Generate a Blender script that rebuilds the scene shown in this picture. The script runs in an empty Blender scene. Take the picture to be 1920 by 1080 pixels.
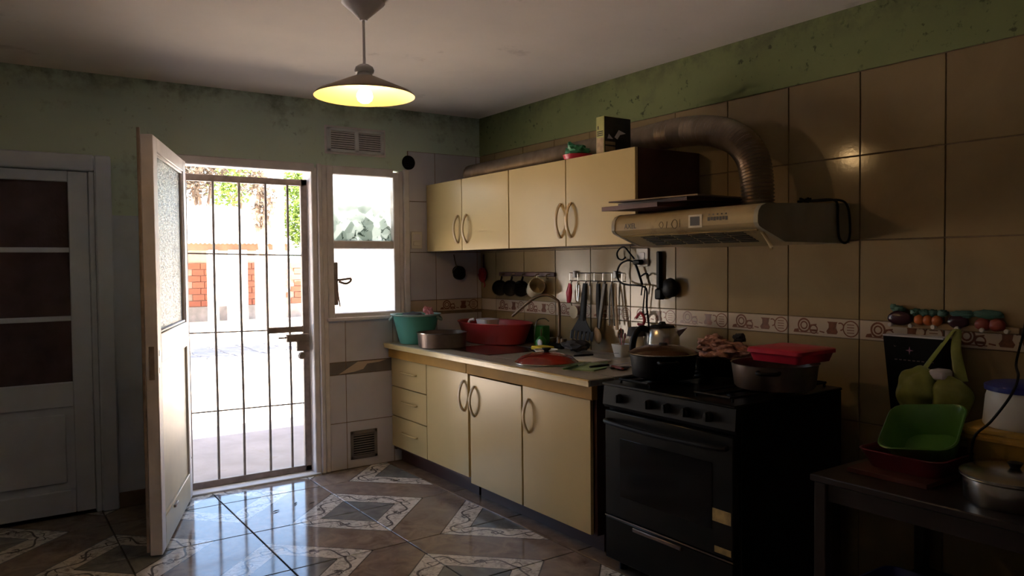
import bpy, bmesh, math, random
from mathutils import Vector, Matrix, noise
random.seed(7)
PI = math.pi
scene = bpy.context.scene
col = scene.collection

# ------------------------------------------------------------------ camera
cam_data = bpy.data.cameras.new('camera')
cam_data.sensor_width = 36.0
cam_data.lens = 36.0 * 1433.0 / 1920.0
cam_data.clip_start = 0.05
cam_data.clip_end = 500
cam = bpy.data.objects.new('camera', cam_data)
col.objects.link(cam)
_yaw, _pitch, _roll = math.radians(34.87), math.radians(1.84), math.radians(-0.57)
_f = Vector((math.sin(_yaw) * math.cos(_pitch), math.cos(_yaw) * math.cos(_pitch), -math.sin(_pitch)))
_r = Vector((math.cos(_yaw), -math.sin(_yaw), 0))
_u = _r.cross(_f)
_r2 = math.cos(_roll) * _r + math.sin(_roll) * _u
_u2 = -math.sin(_roll) * _r + math.cos(_roll) * _u
_m = Matrix((_r2, _u2, -_f)).transposed().to_4x4()
_m.translation = Vector((-3.148, -4.932, 1.4))
cam.matrix_world = _m
scene.camera = cam

# ------------------------------------------------------------------ light and exposure
scene.view_settings.view_transform = 'Standard'
scene.view_settings.look = 'None'
scene.view_settings.gamma = 1.0
scene.view_settings.exposure = 2.5
scene.view_settings.use_curve_mapping = False
SUN_EL, SUN_AZ = 60.0, 200.0        # sun high behind the house (azimuth measured from +y clockwise)
SUN_STRENGTH = 13.5
SKY_STRENGTH = 0.20
LAMP_STRENGTH = 24.0

world = bpy.data.worlds.new('sky'); scene.world = world
world.use_nodes = True
wn = world.node_tree.nodes; wl = world.node_tree.links
wn.clear()
wo = wn.new('ShaderNodeOutputWorld'); bg = wn.new('ShaderNodeBackground'); sky = wn.new('ShaderNodeTexSky')
sky.sky_type = 'NISHITA'; sky.sun_disc = False
sky.sun_elevation = math.radians(SUN_EL); sky.sun_rotation = math.radians(SUN_AZ)
sky.dust_density = 2.5; sky.air_density = 1.0
bg.inputs['Strength'].default_value = SKY_STRENGTH
wl.new(sky.outputs[0], bg.inputs[0]); wl.new(bg.outputs[0], wo.inputs[0])

sd = bpy.data.lights.new('sun', 'SUN'); sd.energy = SUN_STRENGTH; sd.angle = math.radians(0.6); sd.color = (1, .93, .82)
so = bpy.data.objects.new('sun', sd); col.objects.link(so)
_az = math.radians(SUN_AZ); _el = math.radians(SUN_EL)
_sd = Vector((math.sin(_az) * math.cos(_el), math.cos(_az) * math.cos(_el), math.sin(_el)))
so.rotation_euler = _sd.to_track_quat('Z', 'Y').to_euler()
so.location = (0, -20, 40)
# portals: they emit nothing, they only guide the sampling of the sky through the two openings
for nm, x, z, sx, sz in (('door_portal', -1.73, 1.03, .84, 2.06), ('window_portal', -.94, 1.54, .6, 1.0)):
    ld = bpy.data.lights.new(nm, 'AREA'); ld.shape = 'RECTANGLE'; ld.size = sx; ld.size_y = sz
    ld.cycles.is_portal = True
    lo = bpy.data.objects.new(nm, ld); col.objects.link(lo); lo.location = (x, .12, z); lo.rotation_euler = (-PI / 2, 0, 0)

# ------------------------------------------------------------------ material helpers
def _n(nt, t): return nt.nodes.new(t)
class NT:
    def __init__(s, mat): s.t = mat.node_tree
    def m(s, op, a, b=None, c=None, clamp=False):
        n = _n(s.t, 'ShaderNodeMath'); n.operation = op; n.use_clamp = clamp
        for i, v in enumerate((a, b, c)):
            if v is None: continue
            if hasattr(v, 'is_output'): s.t.links.new(v, n.inputs[i])
            else: n.inputs[i].default_value = v
        return n.outputs[0]
    def noise(s, vec, scale, detail=3, rough=.55, dist=0):
        n = _n(s.t, 'ShaderNodeTexNoise'); n.inputs['Scale'].default_value = scale
        n.inputs['Detail'].default_value = detail; n.inputs['Roughness'].default_value = rough; n.inputs['Distortion'].default_value = dist
        if vec is not None: s.t.links.new(vec, n.inputs['Vector'])
        return n.outputs[0]
    def ramp(s, fac, lo, hi):
        n = _n(s.t, 'ShaderNodeMapRange'); n.inputs[1].default_value = lo; n.inputs[2].default_value = hi; n.clamp = True
        s.t.links.new(fac, n.inputs[0]); return n.outputs[0]
    def mix(s, fac, a, b, mode='MIX'):
        n = _n(s.t, 'ShaderNodeMix'); n.data_type = 'RGBA'; n.blend_type = mode
        for i, v in ((0, fac), (6, a), (7, b)):
            if hasattr(v, 'is_output'): s.t.links.new(v, n.inputs[i])
            elif i == 0: n.inputs[0].default_value = v
            else: n.inputs[i].default_value = (*v[:3], 1)
        return n.outputs[2]
    def coord(s, kind='Object'):
        return _n(s.t, 'ShaderNodeTexCoord').outputs[kind]
    def pos(s): return _n(s.t, 'ShaderNodeNewGeometry').outputs['Position']
    def sep(s, v):
        n = _n(s.t, 'ShaderNodeSeparateXYZ'); s.t.links.new(v, n.inputs[0]); return n.outputs
    def rnd(s): return _n(s.t, 'ShaderNodeObjectInfo').outputs['Random']
    def bump(s, h, strength=.2, dist=.01):
        n = _n(s.t, 'ShaderNodeBump'); n.inputs['Strength'].default_value = strength; n.inputs['Distance'].default_value = dist
        s.t.links.new(h, n.inputs['Height']); return n.outputs[0]

def base(name, rough=.5, metal=0.0, spec=.5, trans=0.0, ior=1.45, coat=0.0):
    m = bpy.data.materials.new(name); m.use_nodes = True
    b = m.node_tree.nodes['Principled BSDF']
    b.inputs['Roughness'].default_value = rough; b.inputs['Metallic'].default_value = metal
    b.inputs['Specular IOR Level'].default_value = spec; b.inputs['Transmission Weight'].default_value = trans
    b.inputs['IOR'].default_value = ior; b.inputs['Coat Weight'].default_value = coat
    return m, b, NT(m)
def mat(name, c, rough=.5, metal=0.0, var=.15, scale=6, spec=.5, trans=0.0, ior=1.45, bump=0.0, bscale=60, coat=0.0, rand=0.0, dirt=None, alpha=1.0):
    m, b, n = base(name, rough, metal, spec, trans, ior, coat)
    v = n.coord('Object')
    nz = n.noise(v, scale, 4)
    dark = tuple(x * (1 - var) for x in c); lite = tuple(min(1, x * (1 + var * .6)) for x in c)
    cc = n.mix(n.ramp(nz, .3, .7), dark, lite)
    if rand: cc = n.mix(n.m('MULTIPLY', n.rnd(), rand), cc, tuple(x * .55 for x in c))
    if dirt:
        cc = n.mix(n.m('MULTIPLY', n.ramp(n.noise(v, dirt[1], 6, .65), dirt[2], dirt[2] + .12), dirt[3]), cc, dirt[0])
    n.t.links.new(cc, b.inputs['Base Color'])
    n.t.links.new(n.m('ADD', n.m('MULTIPLY', nz, rough * .3), rough * .85), b.inputs['Roughness'])
    if bump:
        n.t.links.new(n.bump(n.noise(v, bscale, 4), bump, .004), b.inputs['Normal'])
    b.inputs['Alpha'].default_value = alpha
    return m

M = {}
M['ceiling'] = mat('ceiling_plaster', (.88, .80, .74), .9, var=.08, scale=1.3, bump=.25, bscale=9, dirt=((.30, .24, .19), 2.2, .62, .5))
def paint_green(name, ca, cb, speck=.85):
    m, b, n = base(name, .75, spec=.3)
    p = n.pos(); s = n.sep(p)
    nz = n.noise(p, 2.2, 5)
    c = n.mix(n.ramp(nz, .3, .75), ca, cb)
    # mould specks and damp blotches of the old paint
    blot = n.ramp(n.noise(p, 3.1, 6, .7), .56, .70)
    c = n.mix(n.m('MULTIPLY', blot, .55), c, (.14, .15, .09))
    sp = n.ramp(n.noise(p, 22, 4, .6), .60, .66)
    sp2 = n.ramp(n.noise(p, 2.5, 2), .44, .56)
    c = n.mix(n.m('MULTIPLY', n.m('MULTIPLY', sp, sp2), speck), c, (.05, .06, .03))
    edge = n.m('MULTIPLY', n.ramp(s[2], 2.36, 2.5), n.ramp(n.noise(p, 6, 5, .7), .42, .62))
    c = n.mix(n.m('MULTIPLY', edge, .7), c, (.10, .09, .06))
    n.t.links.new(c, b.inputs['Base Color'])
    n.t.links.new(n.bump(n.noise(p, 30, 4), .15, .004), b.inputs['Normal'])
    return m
M['green'] = paint_green('green_wall_paint', (.58, .71, .61), (.65, .77, .67), .3)
M['greendim'] = paint_green('dim_lit_green_wall_paint', (.20, .235, .10), (.25, .28, .12))  # same green paint, with dim warm lamplight put into its colour
def tile_mat(name, c1, c2, rough=.11, rand=.18):
    m, b, n = base(name, rough, spec=.32)
    p = n.pos()
    nz = n.noise(p, 3.0, 5, .6, .6)
    c = n.mix(n.ramp(nz, .3, .7), c1, c2)
    c = n.mix(n.m('MULTIPLY', n.rnd(), rand), c, tuple(x * .7 for x in c1))
    grease = n.ramp(n.noise(p, 1.4, 4), .5, .75)
    c = n.mix(n.m('MULTIPLY', grease, .3), c, (.24, .16, .08))
    n.t.links.new(c, b.inputs['Base Color'])
    n.t.links.new(n.m('ADD', n.m('MULTIPLY', n.noise(p, 9, 3), .12), rough - .05), b.inputs['Roughness'])
    n.t.links.new(n.bump(n.noise(p, 70, 3), .05, .003), b.inputs['Normal'])
    return m
M['walltile'] = tile_mat('lamp_tinted_wall_tile', (.29, .21, .11), (.36, .265, .14))  # the lamp's orange cast is put into this copy of the tile colour
M['greytile'] = tile_mat('veil_tinted_wall_tile', (.62, .61, .70), (.70, .69, .78))  # back wall copy of the tile, cool veil by the window in its colour
M['bordertile'] = tile_mat('cream_border_tile', (.56, .45, .35), (.62, .50, .39), .12, .05)
M['motif'] = mat('brown_tile_print', (.20, .07, .035), .3, var=.3, scale=60)
M['grout'] = mat('grout', (.22, .15, .10), .9, var=.3, scale=20)
M['darkband'] = tile_mat('dark_band_tile', (.16, .14, .14), (.26, .23, .22))
M['dado'] = mat('grey_dado_paint', (.62, .69, .82), .6, var=.15, scale=3)

def floor_tile_mat():
    m, b, n = base('patterned_floor_tile', .09, spec=.55)
    p = n.pos(); s = n.sep(p)
    u = n.m('DIVIDE', n.m('ADD', s[0], .81), .597)
    v = n.m('DIVIDE', n.m('ADD', s[1], .29), .60)
    pp = n.m('MULTIPLY', n.m('ADD', u, v), .5); qq = n.m('MULTIPLY', n.m('SUBTRACT', u, v), .5)
    dp = n.m('SUBTRACT', pp, n.m('ROUND', pp)); dq = n.m('SUBTRACT', qq, n.m('ROUND', qq))
    ap = n.m('ABSOLUTE', dp); aq = n.m('ABSOLUTE', dq)
    d = n.m('MULTIPLY', n.m('MAXIMUM', ap, aq), 1.2)
    isp = n.m('GREATER_THAN', ap, aq)
    sal = n.m('MULTIPLY', n.m('ADD', n.m('MULTIPLY', dq, isp), n.m('MULTIPLY', dp, n.m('SUBTRACT', 1.0, isp))), 1.2)
    n1 = n.noise(p, 7, 6, .65, 1.2); n2 = n.noise(p, 2.6, 5, .6, .5); n3 = n.noise(p, 16, 5, .7, 2.0)
    brown = n.mix(n.ramp(n1, .3, .7), (.12, .085, .065), (.36, .275, .22))
    brown = n.mix(n.ramp(n2, .4, .7), brown, (.24, .20, .18))
    grey = n.mix(n.ramp(n1, .3, .7), (.12, .125, .13), (.25, .25, .25))
    white = n.mix(n.ramp(n3, .46, .62), (.70, .67, .63), (.33, .30, .28))
    # vine: a sine line along the middle of the white strip, with curls and leaves
    wv = n.m('MULTIPLY', n.m('SINE', n.m('MULTIPLY', sal, 2 * PI / .36)), .05)
    dist = n.m('ABSOLUTE', n.m('SUBTRACT', n.m('SUBTRACT', d, .3175), wv))
    vine = n.m('LESS_THAN', dist, .009)
    wv2 = n.m('MULTIPLY', n.m('COSINE', n.m('MULTIPLY', sal, 2 * PI / .12)), .03)
    dist2 = n.m('ABSOLUTE', n.m('SUBTRACT', n.m('SUBTRACT', d, .3175), wv2))
    seg = n.m('GREATER_THAN', n.m('SINE', n.m('MULTIPLY', n.m('ADD', sal, .06), 2 * PI / .24)), .45)
    curl = n.m('MULTIPLY', n.m('LESS_THAN', dist2, .007), seg)
    leafc = n.m('ABSOLUTE', sal)
    lf = n.m('SQRT', n.m('ADD', n.m('POWER', n.m('MULTIPLY', n.m('SUBTRACT', leafc, .0), 1.0), 2), n.m('POWER', n.m('MULTIPLY', n.m('SUBTRACT', d, .3175), 1.2), 2)))
    leaf = n.m('MULTIPLY', n.m('LESS_THAN', lf, .05), n.m('GREATER_THAN', n.noise(p, 42, 2, .5, .8), .53))
    ink = n.m('MAXIMUM', n.m('MAXIMUM', vine, curl), leaf)
    white = n.mix(n.m('MULTIPLY', ink, .85), white, (.05, .045, .05))
    inframe = n.m('MULTIPLY', n.m('GREATER_THAN', d, .225), n.m('LESS_THAN', d, .41))
    inner = n.m('LESS_THAN', d, .225)
    c = n.mix(inframe, brown, white); c = n.mix(inner, c, grey)
    l1 = n.m('LESS_THAN', n.m('ABSOLUTE', n.m('SUBTRACT', d, .41)), .005)
    l2 = n.m('LESS_THAN', n.m('ABSOLUTE', n.m('SUBTRACT', d, .225)), .004)
    c = n.mix(n.m('MULTIPLY', n.m('MAXIMUM', l1, l2), .85), c, (.05, .045, .045))
    n.t.links.new(c, b.inputs['Base Color'])
    n.t.links.new(n.m('ADD', n.m('MULTIPLY', n.noise(p, 5, 5, .7), .16), .02), b.inputs['Roughness'])
    n.t.links.new(n.bump(n.noise(p, 14, 3), .04, .004), b.inputs['Normal'])
    return m
M['floortile'] = floor_tile_mat()
M['floorgrout'] = mat('floor_grout', (.06, .055, .05), .8, var=.3, scale=30)
M['striptile'] = mat('brown_floor_strip', (.20, .14, .10), .2, var=.35, scale=9, bump=.05)

M['frame'] = mat('old_cream_frame_paint', (.78, .74, .76), .5, var=.12, scale=8, bump=.1, bscale=30, dirt=((.30, .22, .18), 12, .68, .5))
M['doorleaf'] = mat('cream_door_paint', (.54, .47, .32), .45, var=.15, scale=4, dirt=((.30, .22, .12), 30, .72, .7))
M['greydoor'] = mat('grey_door_paint', (.70, .77, .90), .5, var=.10, scale=4, bump=.08, bscale=20)
M['darkpane'] = mat('dark_curtained_pane', (.13, .09, .095), .12, var=.3, scale=5, bump=.6, bscale=60)
M['iron'] = mat('brown_iron_bar', (.30, .24, .21), .5, metal=.0, var=.3, scale=20)
M['black'] = mat('black_enamel', (.005, .005, .005), .32, var=.3, scale=8, spec=.25)
M['blackmatte'] = mat('black_plastic', (.008, .0075, .008), .5, var=.3, scale=8, spec=.18)
M['darkglass'] = mat('oven_glass', (.006, .006, .007), .1, var=.1, spec=.3)
M['cream'] = mat('cream_laminate', (.55, .42, .20), .25, spec=.32, var=.04, scale=2.0)
M['handle'] = mat('tan_plastic_handle', (.58, .44, .25), .35, var=.12)
M['brownwood'] = mat('dark_red_wood', (.10, .03, .025), .5, var=.3, scale=8)
M['cabbody'] = mat('brown_cabinet_side', (.07, .025, .02), .45, var=.25, scale=5)
M['fascia'] = mat('ochre_wood_fascia', (.40, .22, .05), .6, spec=.15, var=.2, scale=5)
M['counter'] = mat('speckled_stone_worktop', (.36, .33, .27), .3, var=.25, scale=40, dirt=((.15, .12, .08), 8, .6, .5))
M['steel'] = mat('stainless_steel', (.55, .53, .50), .25, metal=1, var=.1, scale=12)
M['alu'] = mat('aluminium_foil_duct', (.40, .33, .27), .34, metal=.9, var=.2, scale=14)
M['brass'] = mat('old_brass', (.45, .30, .12), .35, metal=1, var=.2)
M['dullsteel'] = mat('dull_dark_steel', (.09, .08, .07), .5, metal=.6, var=.2)
M['mugcream'] = mat('cream_glaze', (.66, .58, .42), .2, var=.08)
M['tap'] = mat('tarnished_tap', (.22, .15, .10), .35, metal=.8, var=.3)
M['white'] = mat('white_plastic', (.72, .69, .64), .4, var=.06)
M['whitepaint'] = mat('white_paint', (.74, .75, .78), .5, var=.1)
M['teal'] = mat('teal_plastic', (.09, .36, .31), .35, var=.1, scale=4)
M['tealrim'] = mat('pale_teal_rim', (.35, .50, .46), .35, var=.1)
M['greypan'] = mat('worn_grey_pan', (.20, .15, .13), .35, metal=.5, var=.25, scale=10)
M['redtub'] = mat('red_plastic', (.40, .03, .035), .35, var=.15, scale=5)
M['redbright'] = mat('bright_red_plastic', (.62, .03, .07), .35, var=.1)
M['redlid'] = mat('dark_red_enamel', (.26, .02, .015), .12, var=.2, scale=5, coat=.5)
M['frost'] = mat('frosted_plastic', (.70, .66, .70), .4, var=.08)
M['green'+'soap'] = mat('green_plastic', (.03, .20, .04), .35, var=.15)
M['yellow'] = mat('yellow_sponge', (.62, .46, .03), .8, var=.15, scale=30, bump=.3, bscale=90)
M['wood'] = mat('pale_wood', (.42, .28, .15), .55, var=.25, scale=14)
M['knifeblade'] = mat('knife_steel', (.5, .5, .48), .3, metal=1, var=.1)
M['board'] = mat('green_cutting_board', (.28, .40, .20), .45, var=.2, scale=10)
M['cloth'] = mat('pink_checked_cloth', (.50, .27, .22), .9, var=.5, scale=55, bump=.4, bscale=60)
M['darkcloth'] = mat('dark_cloth', (.06, .055, .06), .9, var=.4, scale=20, bump=.4, bscale=40)
M['pinkcloth'] = mat('pink_cloth', (.60, .24, .28), .9, var=.35, scale=25)
M['glass'] = None
def glass(name, c=(.9, .95, .92), rough=0.0, bump=0, bscale=50):
    m, b, n = base(name, rough, trans=1.0, ior=1.5)
    v = n.coord('Object'); nz = n.noise(v, bscale, 2)
    cc = n.mix(nz, c, tuple(min(1, x * 1.05) for x in c)); n.t.links.new(cc, b.inputs['Base Color'])
    if bump: n.t.links.new(n.bump(nz, bump, .01), b.inputs['Normal'])
    return m
M['hammered'] = glass('hammered_glass', (.80, .88, .82), .0, 1.0, 75)
def window_glass(name, leafy):
    m = bpy.data.materials.new(name); m.use_nodes = True; n = NT(m); t = m.node_tree
    t.nodes.clear(); out = _n(t, 'ShaderNodeOutputMaterial')
    tr = _n(t, 'ShaderNodeBsdfTransparent'); gl = _n(t, 'ShaderNodeBsdfGlossy'); gl.inputs['Roughness'].default_value = .05
    tl = _n(t, 'ShaderNodeBsdfTranslucent'); tl.inputs[0].default_value = (.92, .95, .92, 1)
    v = n.coord('Object')
    if leafy:
        vo = _n(t, 'ShaderNodeTexVoronoi'); vo.inputs['Scale'].default_value = 16; t.links.new(v, vo.inputs['Vector'])
        s = n.sep(v)
        fac = n.sep(vo.outputs['Color'])[0]
        low = n.ramp(n.m('ADD', s[2], n.m('MULTIPLY', n.noise(v, 7, 2), .25)), .62, .25)
        bits = n.m('MULTIPLY', n.ramp(n.noise(v, 20, 3, .6, 1.5), .60, .66), n.ramp(s[2], .22, .05))
        tr_ = n.mix(low, (.95, .97, .96), n.mix(fac, (.24, .28, .26), (.62, .66, .64)))
        tr_ = n.mix(bits, tr_, (.05, .07, .06))
        t.links.new(tr_, tr.inputs[0]); t.links.new(tr_, tl.inputs[0])
        k = .5
    else:
        cc = n.mix(n.noise(v, 5, 3), (.95, .97, .96), (.86, .88, .88)); t.links.new(cc, tl.inputs[0]); k = .2
    a = _n(t, 'ShaderNodeMixShader'); a.inputs[0].default_value = k
    t.links.new(tr.outputs[0], a.inputs[1]); t.links.new(tl.outputs[0], a.inputs[2])
    b2 = _n(t, 'ShaderNodeMixShader'); b2.inputs[0].default_value = .06
    t.links.new(a.outputs[0], b2.inputs[1]); t.links.new(gl.outputs[0], b2.inputs[2])
    t.links.new(b2.outputs[0], out.inputs[0])
    return m
M['leafglass'] = window_glass('leaf_patterned_window_glass', True)
M['dustyglass'] = window_glass('dusty_window_glass', False)
def emit(name, c, s):
    m = bpy.data.materials.new(name); m.use_nodes = True; n = NT(m)
    b = m.node_tree.nodes['Principled BSDF']; b.inputs['Emission Color'].default_value = (*c, 1); b.inputs['Emission Strength'].default_value = s
    b.inputs['Base Color'].default_value = (.9, .9, .9, 1)
    return m

# ------------------------------------------------------------------ mesh helpers
def NB(): return bmesh.new()
def box(bm, x0, x1, y0, y1, z0, z1, bev=0.0, seg=1):
    b = bmesh.new()
    bmesh.ops.create_cube(b, size=1)
    sx, sy, sz = abs(x1 - x0), abs(y1 - y0), abs(z1 - z0)
    for v in b.verts: v.co = Vector((v.co.x * sx + (x0 + x1) / 2, v.co.y * sy + (y0 + y1) / 2, v.co.z * sz + (z0 + z1) / 2))
    if bev: bmesh.ops.bevel(b, geom=list(b.edges), offset=min(bev, sx * .45, sy * .45, sz * .45), segments=seg, affect='EDGES', profile=.5)
    merge(bm, b); return bm
def merge(bm, b, mtx=None):
    if mtx is not None: b.transform(mtx)
    vm = {}
    for v in b.verts: vm[v] = bm.verts.new(v.co)
    for f in b.faces:
        try: bm.faces.new([vm[v] for v in f.verts])
        except ValueError: pass
    b.free()
def lathe(bm, prof, n=24, c=(0, 0, 0), sx=1, sy=1, mtx=None, fn=None):
    b = bmesh.new(); rings = []
    for r, z in prof:
        if r < 1e-6: rings.append([b.verts.new((0, 0, z))])
        else: rings.append([b.verts.new((r * math.cos(2 * PI * i / n) * sx, r * math.sin(2 * PI * i / n) * sy, z)) for i in range(n)])
    for a, q in zip(rings, rings[1:]):
        for i in range(n):
            j = (i + 1) % n
            if len(a) == 1 and len(q) == 1: continue
            if len(a) == 1: b.faces.new((a[0], q[j], q[i]))
            elif len(q) == 1: b.faces.new((a[i], a[j], q[0]))
            else: b.faces.new((a[i], a[j], q[j], q[i]))
    bmesh.ops.recalc_face_normals(b, faces=list(b.faces))
    if fn:
        for v in b.verts: v.co = fn(v.co.copy())
    T = Matrix.Translation(Vector(c))
    merge(bm, b, T @ mtx if mtx is not None else T); return bm
def tube(bm, pts, r, n=8, closed=False, caps=True, flat=None):
    pts = [Vector(p) for p in pts]; N = len(pts)
    rs = r if isinstance(r, (list, tuple)) else [r] * N
    rings = []; up = None
    for i, p in enumerate(pts):
        a = pts[(i - 1) % N] if (closed or i > 0) else p
        c = pts[(i + 1) % N] if (closed or i < N - 1) else p
        t = (c - a)
        t = t.normalized() if t.length > 1e-9 else Vector((0, 0, 1))
        if up is None:
            up = Vector((0, 0, 1)) if abs(t.z) < .9 else Vector((1, 0, 0))
        s = t.cross(up)
        if s.length < 1e-6: s = t.cross(Vector((0, 1, 0)))
        s.normalize(); up = s.cross(t).normalized()
        k = flat or 1
        rings.append([bm.verts.new(p + rs[i] * (math.cos(2 * PI * j / n) * s + math.sin(2 * PI * j / n) * up * k)) for j in range(n)])
    M_ = N if closed else N - 1
    for i in range(M_):
        a, q = rings[i], rings[(i + 1) % N]
        for j in range(n):
            k = (j + 1) % n; bm.faces.new((a[j], a[k], q[k], q[j]))
    if caps and not closed:
        bm.faces.new(list(reversed(rings[0]))); bm.faces.new(rings[-1])
    return bm
def smoothpath(pts, k=6):
    P = [Vector(p) for p in pts]; out = []
    for i in range(len(P) - 1):
        a = P[max(i - 1, 0)]; b = P[i]; c = P[i + 1]; d = P[min(i + 2, len(P) - 1)]
        for j in range(k):
            t = j / k
            out.append(.5 * ((2 * b) + (c - a) * t + (2 * a - 5 * b + 4 * c - d) * t * t + (3 * b - a - 3 * c + d) * t ** 3))
    out.append(P[-1]); return out
def prism(bm, poly, axis, a, b):
    """poly in the two other axes, in cyclic order, extruded along axis from a to b"""
    def pt(p, t):
        if axis == 'x': return (t, p[0], p[1])
        if axis == 'y': return (p[0], t, p[1])
        return (p[0], p[1], t)
    q = bmesh.new()
    A = [q.verts.new(pt(p, a)) for p in poly]; B = [q.verts.new(pt(p, b)) for p in poly]
    q.faces.new(A); q.faces.new(B)
    for i in range(len(poly)):
        j = (i + 1) % len(poly); q.faces.new((A[i], A[j], B[j], B[i]))
    bmesh.ops.recalc_face_normals(q, faces=list(q.faces))
    merge(bm, q); return bm
def rect_lathe(bm, x0, x1, y0, y1, prof, rad=.03, n=5):
    """rounded-rectangle vessel: prof = [(inset, z)...]"""
    rings = []
    for ins, z in prof:
        X0, X1, Y0, Y1 = x0 + ins, x1 - ins, y0 + ins, y1 - ins; R = max(.004, min(rad, (X1 - X0) * .45, (Y1 - Y0) * .45)); L = []
        for cx, cy, a0 in ((X1 - R, Y1 - R, 0), (X0 + R, Y1 - R, PI / 2), (X0 + R, Y0 + R, PI), (X1 - R, Y0 + R, 1.5 * PI)):
            for i in range(n):
                a = a0 + i / (n - 1) * PI / 2
                L.append(bm.verts.new((cx + R * math.cos(a), cy + R * math.sin(a), z)))
        rings.append(L)
    for a, q in zip(rings, rings[1:]):
        for i in range(len(a)):
            j = (i + 1) % len(a); bm.faces.new((a[i], a[j], q[j], q[i]))
    bm.faces.new(rings[-1]); bm.faces.new(list(reversed(rings[0]))) if prof[0][1] != prof[-1][1] or True else None
    return bm
def blob(bm, c, rx, ry, rz, amp=.25, fr=3.0, sub=3, seed=0):
    b = bmesh.new(); bmesh.ops.create_icosphere(b, subdivisions=sub, radius=1)
    for v in b.verts:
        k = 1 + amp * noise.noise(v.co * fr + Vector((seed * 7.3, seed, 0)))
        v.co = Vector((v.co.x * rx * k + c[0], v.co.y * ry * k + c[1], v.co.z * rz * k + c[2]))
    merge(bm, b); return bm

def wloc(o):
    v = Vector((0, 0, 0))
    while o is not None: v = v + o.location; o = o.parent
    return v
def obj(name, bm, m, parent=None, smooth=40, local=False):
    if parent is not None and not local: bm.transform(Matrix.Translation(-wloc(parent)))
    bmesh.ops.recalc_face_normals(bm, faces=list(bm.faces))
    me = bpy.data.meshes.new(name); bm.to_mesh(me); bm.free()
    if smooth:
        for p in me.polygons: p.use_smooth = True
        me.set_sharp_from_angle(angle=math.radians(smooth))
    if m is not None: me.materials.append(M[m] if isinstance(m, str) else m)
    o = bpy.data.objects.new(name, me); col.objects.link(o)
    if parent is not None: o.parent = parent
    return o
def inst(name, me, loc, parent, rot=None):
    o = bpy.data.objects.new(name, me); col.objects.link(o); o.parent = parent
    o.location = Vector(loc) - (wloc(parent) if parent else Vector())
    if rot: o.rotation_euler = rot
    return o
def tag(o, label, cat, group=None):
    o['label'] = label; o['category'] = cat
    if group: o['group'] = group
    return o
def thing(name, label, cat, loc=(0, 0, 0), rotz=0, group=None):
    o = bpy.data.objects.new(name, None); col.objects.link(o); o.empty_display_size = .05
    o.location = loc; o.rotation_euler = (0, 0, rotz)
    return tag(o, label, cat, group)
def struct(name, bm, m, label=None, **k):
    o = obj(name, bm, m, **k); o['kind'] = 'structure'
    if label: o['label'] = label
    return o
def sempty(name, loc=(0, 0, 0), rotz=0, label=None):
    o = bpy.data.objects.new(name, None); col.objects.link(o); o.location = loc; o.rotation_euler = (0, 0, rotz); o['kind'] = 'structure'
    if label: o['label'] = label
    return o
def text_mesh(name, s, size, m, parent, loc, rot, extr=.0004):
    cu = bpy.data.curves.new(name, 'FONT'); cu.body = s; cu.size = size; cu.extrude = extr; cu.align_x = 'CENTER'; cu.align_y = 'CENTER'
    tmp = bpy.data.objects.new(name + '_tmp', cu); col.objects.link(tmp)
    bpy.context.view_layer.update()
    me = bpy.data.meshes.new_from_object(tmp.evaluated_get(bpy.context.evaluated_depsgraph_get()))
    bpy.data.objects.remove(tmp); me.materials.clear(); me.materials.append(M[m]); me.name = name
    o = bpy.data.objects.new(name, me); col.objects.link(o); o.parent = parent
    o.location = Vector(loc) - wloc(parent); o.rotation_euler = rot
    return o

# ================================================================== ROOM SHELL
XL, YF, H = -3.95, -6.4, 2.5            # left wall, wall behind the camera, ceiling height
WT = .15
b = NB(); box(b, XL - WT, WT, YF - WT, WT, -.12, -.012); floor = struct('floor', b, 'floorgrout', 'glossy floor of large patterned tiles with marble diamond frames', smooth=0)
b = NB(); box(b, XL - WT, WT, YF - WT, .55, H, H + .12); ceiling = struct('ceiling', b, 'ceiling', 'off-white stained plaster ceiling', smooth=0)
# back wall with door and window openings
b = NB()
DX0, DX1, DZ = -2.17, -1.33, 2.065
WX0, WX1, WZ0, WZ1 = -1.22, -.625, 1.04, 2.065
LX0, LX1, LZ = -3.46, -2.56, 2.0
box(b, XL - WT, LX0, 0, WT, -.012, H)
box(b, LX0, LX1, 0, WT, LZ, H)
box(b, LX0 - .1, LX1 + .1, WT, WT + .03, -.012, LZ + .1)
box(b, LX1, DX0, 0, WT, -.012, H)
box(b, DX0, DX1, 0, WT, DZ, H)
box(b, DX1, WX0, 0, WT, -.012, H)
box(b, WX0, WX1, 0, WT, -.012, WZ0)
box(b, WX0, WX1, 0, WT, WZ1, H)
box(b, WX1, WT, 0, WT, -.012, H)
wall_back = struct('wall_back', b, 'green', 'green painted back wall with door and window', smooth=0)
b = NB(); box(b, .006, WT, YF, 0, -.012, H); wall_right = struct('wall_right', b, 'grout', 'tiled right wall behind the cabinets', smooth=0)
b = NB(); box(b, XL - WT, XL, YF, 0, -.012, H); struct('wall_left', b, 'whitepaint', 'plain left wall', smooth=0)
b = NB(); box(b, XL - WT, WT, YF - WT, YF, -.012, H); struct('wall_front', b, 'brownwood', 'plain wall facing the back wall', smooth=0)

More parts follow.
